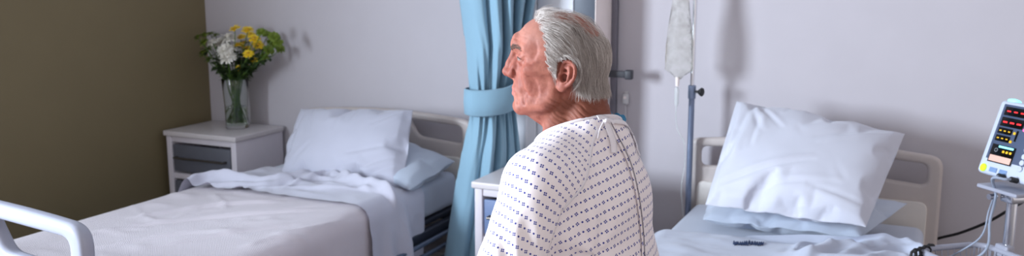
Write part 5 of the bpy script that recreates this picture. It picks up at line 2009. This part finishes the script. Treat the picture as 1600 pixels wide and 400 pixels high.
def edge_loops(be):
    nb = {}
    for a, b in be: nb.setdefault(int(a), []).append(int(b)); nb.setdefault(int(b), []).append(int(a))
    seen, loops = set(), []
    for s_ in nb:
        if s_ in seen: continue
        lp = [s_]; seen.add(s_)
        while True:
            nx = [q for q in nb[lp[-1]] if q not in seen]
            if not nx: break
            lp.append(nx[0]); seen.add(nx[0])
        loops.append(lp)
    return loops

# raglan seam bands: follow the sleeve's inner border on the back
for key in ('sleeveL', 'sleeveR'):
    o, be, Vs = parts[key]
    sg = -1 if key == 'sleeveL' else 1
    lps = sorted(edge_loops(be), key=len)[::-1]
    best = None
    for lp in lps[:2]:
        pts = Vs[lp]
        if best is None or pts[:, 2].max() > best[:, 2].max(): best = pts
    bw_ = best + c
    onback = (bw_[:, 0] > -.655) & (bw_[:, 2] > RG1[2] - .005)
    pts = best[onback]
    pts = pts[np.argsort(-pts[:, 2])]
    # thin the points into a clean line by height
    zz = np.linspace(pts[0, 2] - .004, pts[-1, 2] + .004, 26)
    ln = []
    for z in zz:
        w__ = np.exp(-((pts[:, 2] - z) / .006) ** 2)
        if w__.sum() > 1e-4: ln.append((pts * w__[:, None]).sum(0) / w__.sum())
    ribbon('raglan_seam', ln, .0075, white, gobj, .0012, .0012)

# bound neck edge
o, be, Vs = parts['gown']
E_ = np.sort(np.concatenate([GF[:, [i, (i + 1) % 4]] for i in range(4)]), 1)
uq_, ct_ = np.unique(E_, axis=0, return_counts=True)
lps = edge_loops(uq_[ct_ == 1])
lps = [lp for lp in lps if len(lp) > 40]
ring = min((GV[lp] for lp in lps), key=lambda P_: np.abs((P_ - NL0) @ npn).mean())
for _ in range(40): ring = ring * .4 + (np.roll(ring, 1, 0) + np.roll(ring, -1, 0)) * .3
ring = ring[::3] - c
MB().tube([tuple(p + np.array([0, 0, .002])) for p in ring], .0040, 8, True).build('neck_binding', white, gobj)

# back opening: overlapping edge with a dark slit, and tapes tied in a bow at the nape
def gp(px, py, d=1.9):
    """where a sight line meets the gown"""
    r = ray(px, py)
    loc, nn, _, _ = gb.ray_cast(Vector(EYE - c), Vector(r).normalized())
    return np.array(loc) if loc is not None else on_d(px, py, d) - c
edge = [gp(x, y) for x, y in spline([(952, 193), (963, 214), (976, 240), (988, 275), (996, 315), (1001, 355), (1004, 410)], 6)]
o = ribbon('back_edge', edge, .013, gown.m, gobj, .0042, .0016)
U = []
lay = o.data.uv_layers.new(name='cloth')
for lp in o.data.loops:
    co = o.data.vertices[lp.vertex_index].co
    lay.data[lp.index].uv = (5 + co.y * .9 + .3 * co.x, 5 + co.z)
ribbon('slit_shade_strip', [p for p in edge], .0022, plain('slit_shade_grey', srgb(120, 112, 122), .9), gobj, .0062, .0008)  # thin grey strip stands for the shade inside the opening's slit
# tapes
kn = gp(947, 190)
def tape(nm, pix, wid, lift):
    pts = [gp(x, y) for x, y in spline(pix, 6)]
    n_ = len(pts)
    return ribbon(nm, pts, wid, white, gobj, lift, .0012)
tape('neck_tape', [(933, 187), (941, 186), (948, 190), (957, 193)], .014, .006)
tape('neck_tape', [(945, 189), (948, 197), (953, 210), (957, 224), (958, 240)], .0145, .0045)
tape('neck_tape', [(950, 191), (960, 191), (972, 193), (981, 200), (987, 213), (993, 228), (1000, 243)], .013, .0045)
tape('neck_tape', [(943, 190), (940, 196), (936, 205), (933, 218)], .004, .004)
k_ = MB().ball(tuple(np.array(kn) + np.array([.003, -.005, .003])), .006, 3, (1.0, 1.3, .8))
k_.build('tape_knot', white, gobj)
# crumpled blue tie end standing up behind the collar
bt = np.array(gp(960, 190)) 
blue = cloth_mat('teal_blue_tie', srgb(70, 140, 180), strength=.15)
tip = np.array(on_d(958, 182, 1.93)) - c
m_ = MB()
for k in range(5):
    a_ = -1.1 + k * .55
    bs = tip + np.array([.0, .0, -.016])
    L_ = .026 + .006 * math.sin(k * 2.1)
    dirv = np.array([math.sin(a_) * RGT[0], math.sin(a_) * RGT[1], math.cos(a_)]) + FWD * .25 * math.sin(k * 1.7) * [1, 1, 0]
    sd = np.cross(dirv, FWD); sd /= np.linalg.norm(sd)
    rows = []
    for t in (0, .35, .7, 1.0):
        ww = .0045 + .010 * t * (1.15 - t) * 2.2
        p = bs + dirv * L_ * t
        rows.append([m_.bm.verts.new(tuple(p + sd * ww * q + FWD * (.004 * math.sin(q * 3 + k) + .003 * abs(q)) * t)) for q in (-1, -.33, .33, 1)])
    for A, B2 in zip(rows, rows[1:]):
        for q in range(3): m_.bm.faces.new((A[q], A[q + 1], B2[q + 1], B2[q]))
bo = m_.build('blue_tie_end', blue, gobj, True, 0)
solidify(bo, .0015); subsurf(bo, 2)
bo['label'] = 'small crumpled blue tie end at the nape'
print('gown', round(time.time() - T0, 1))
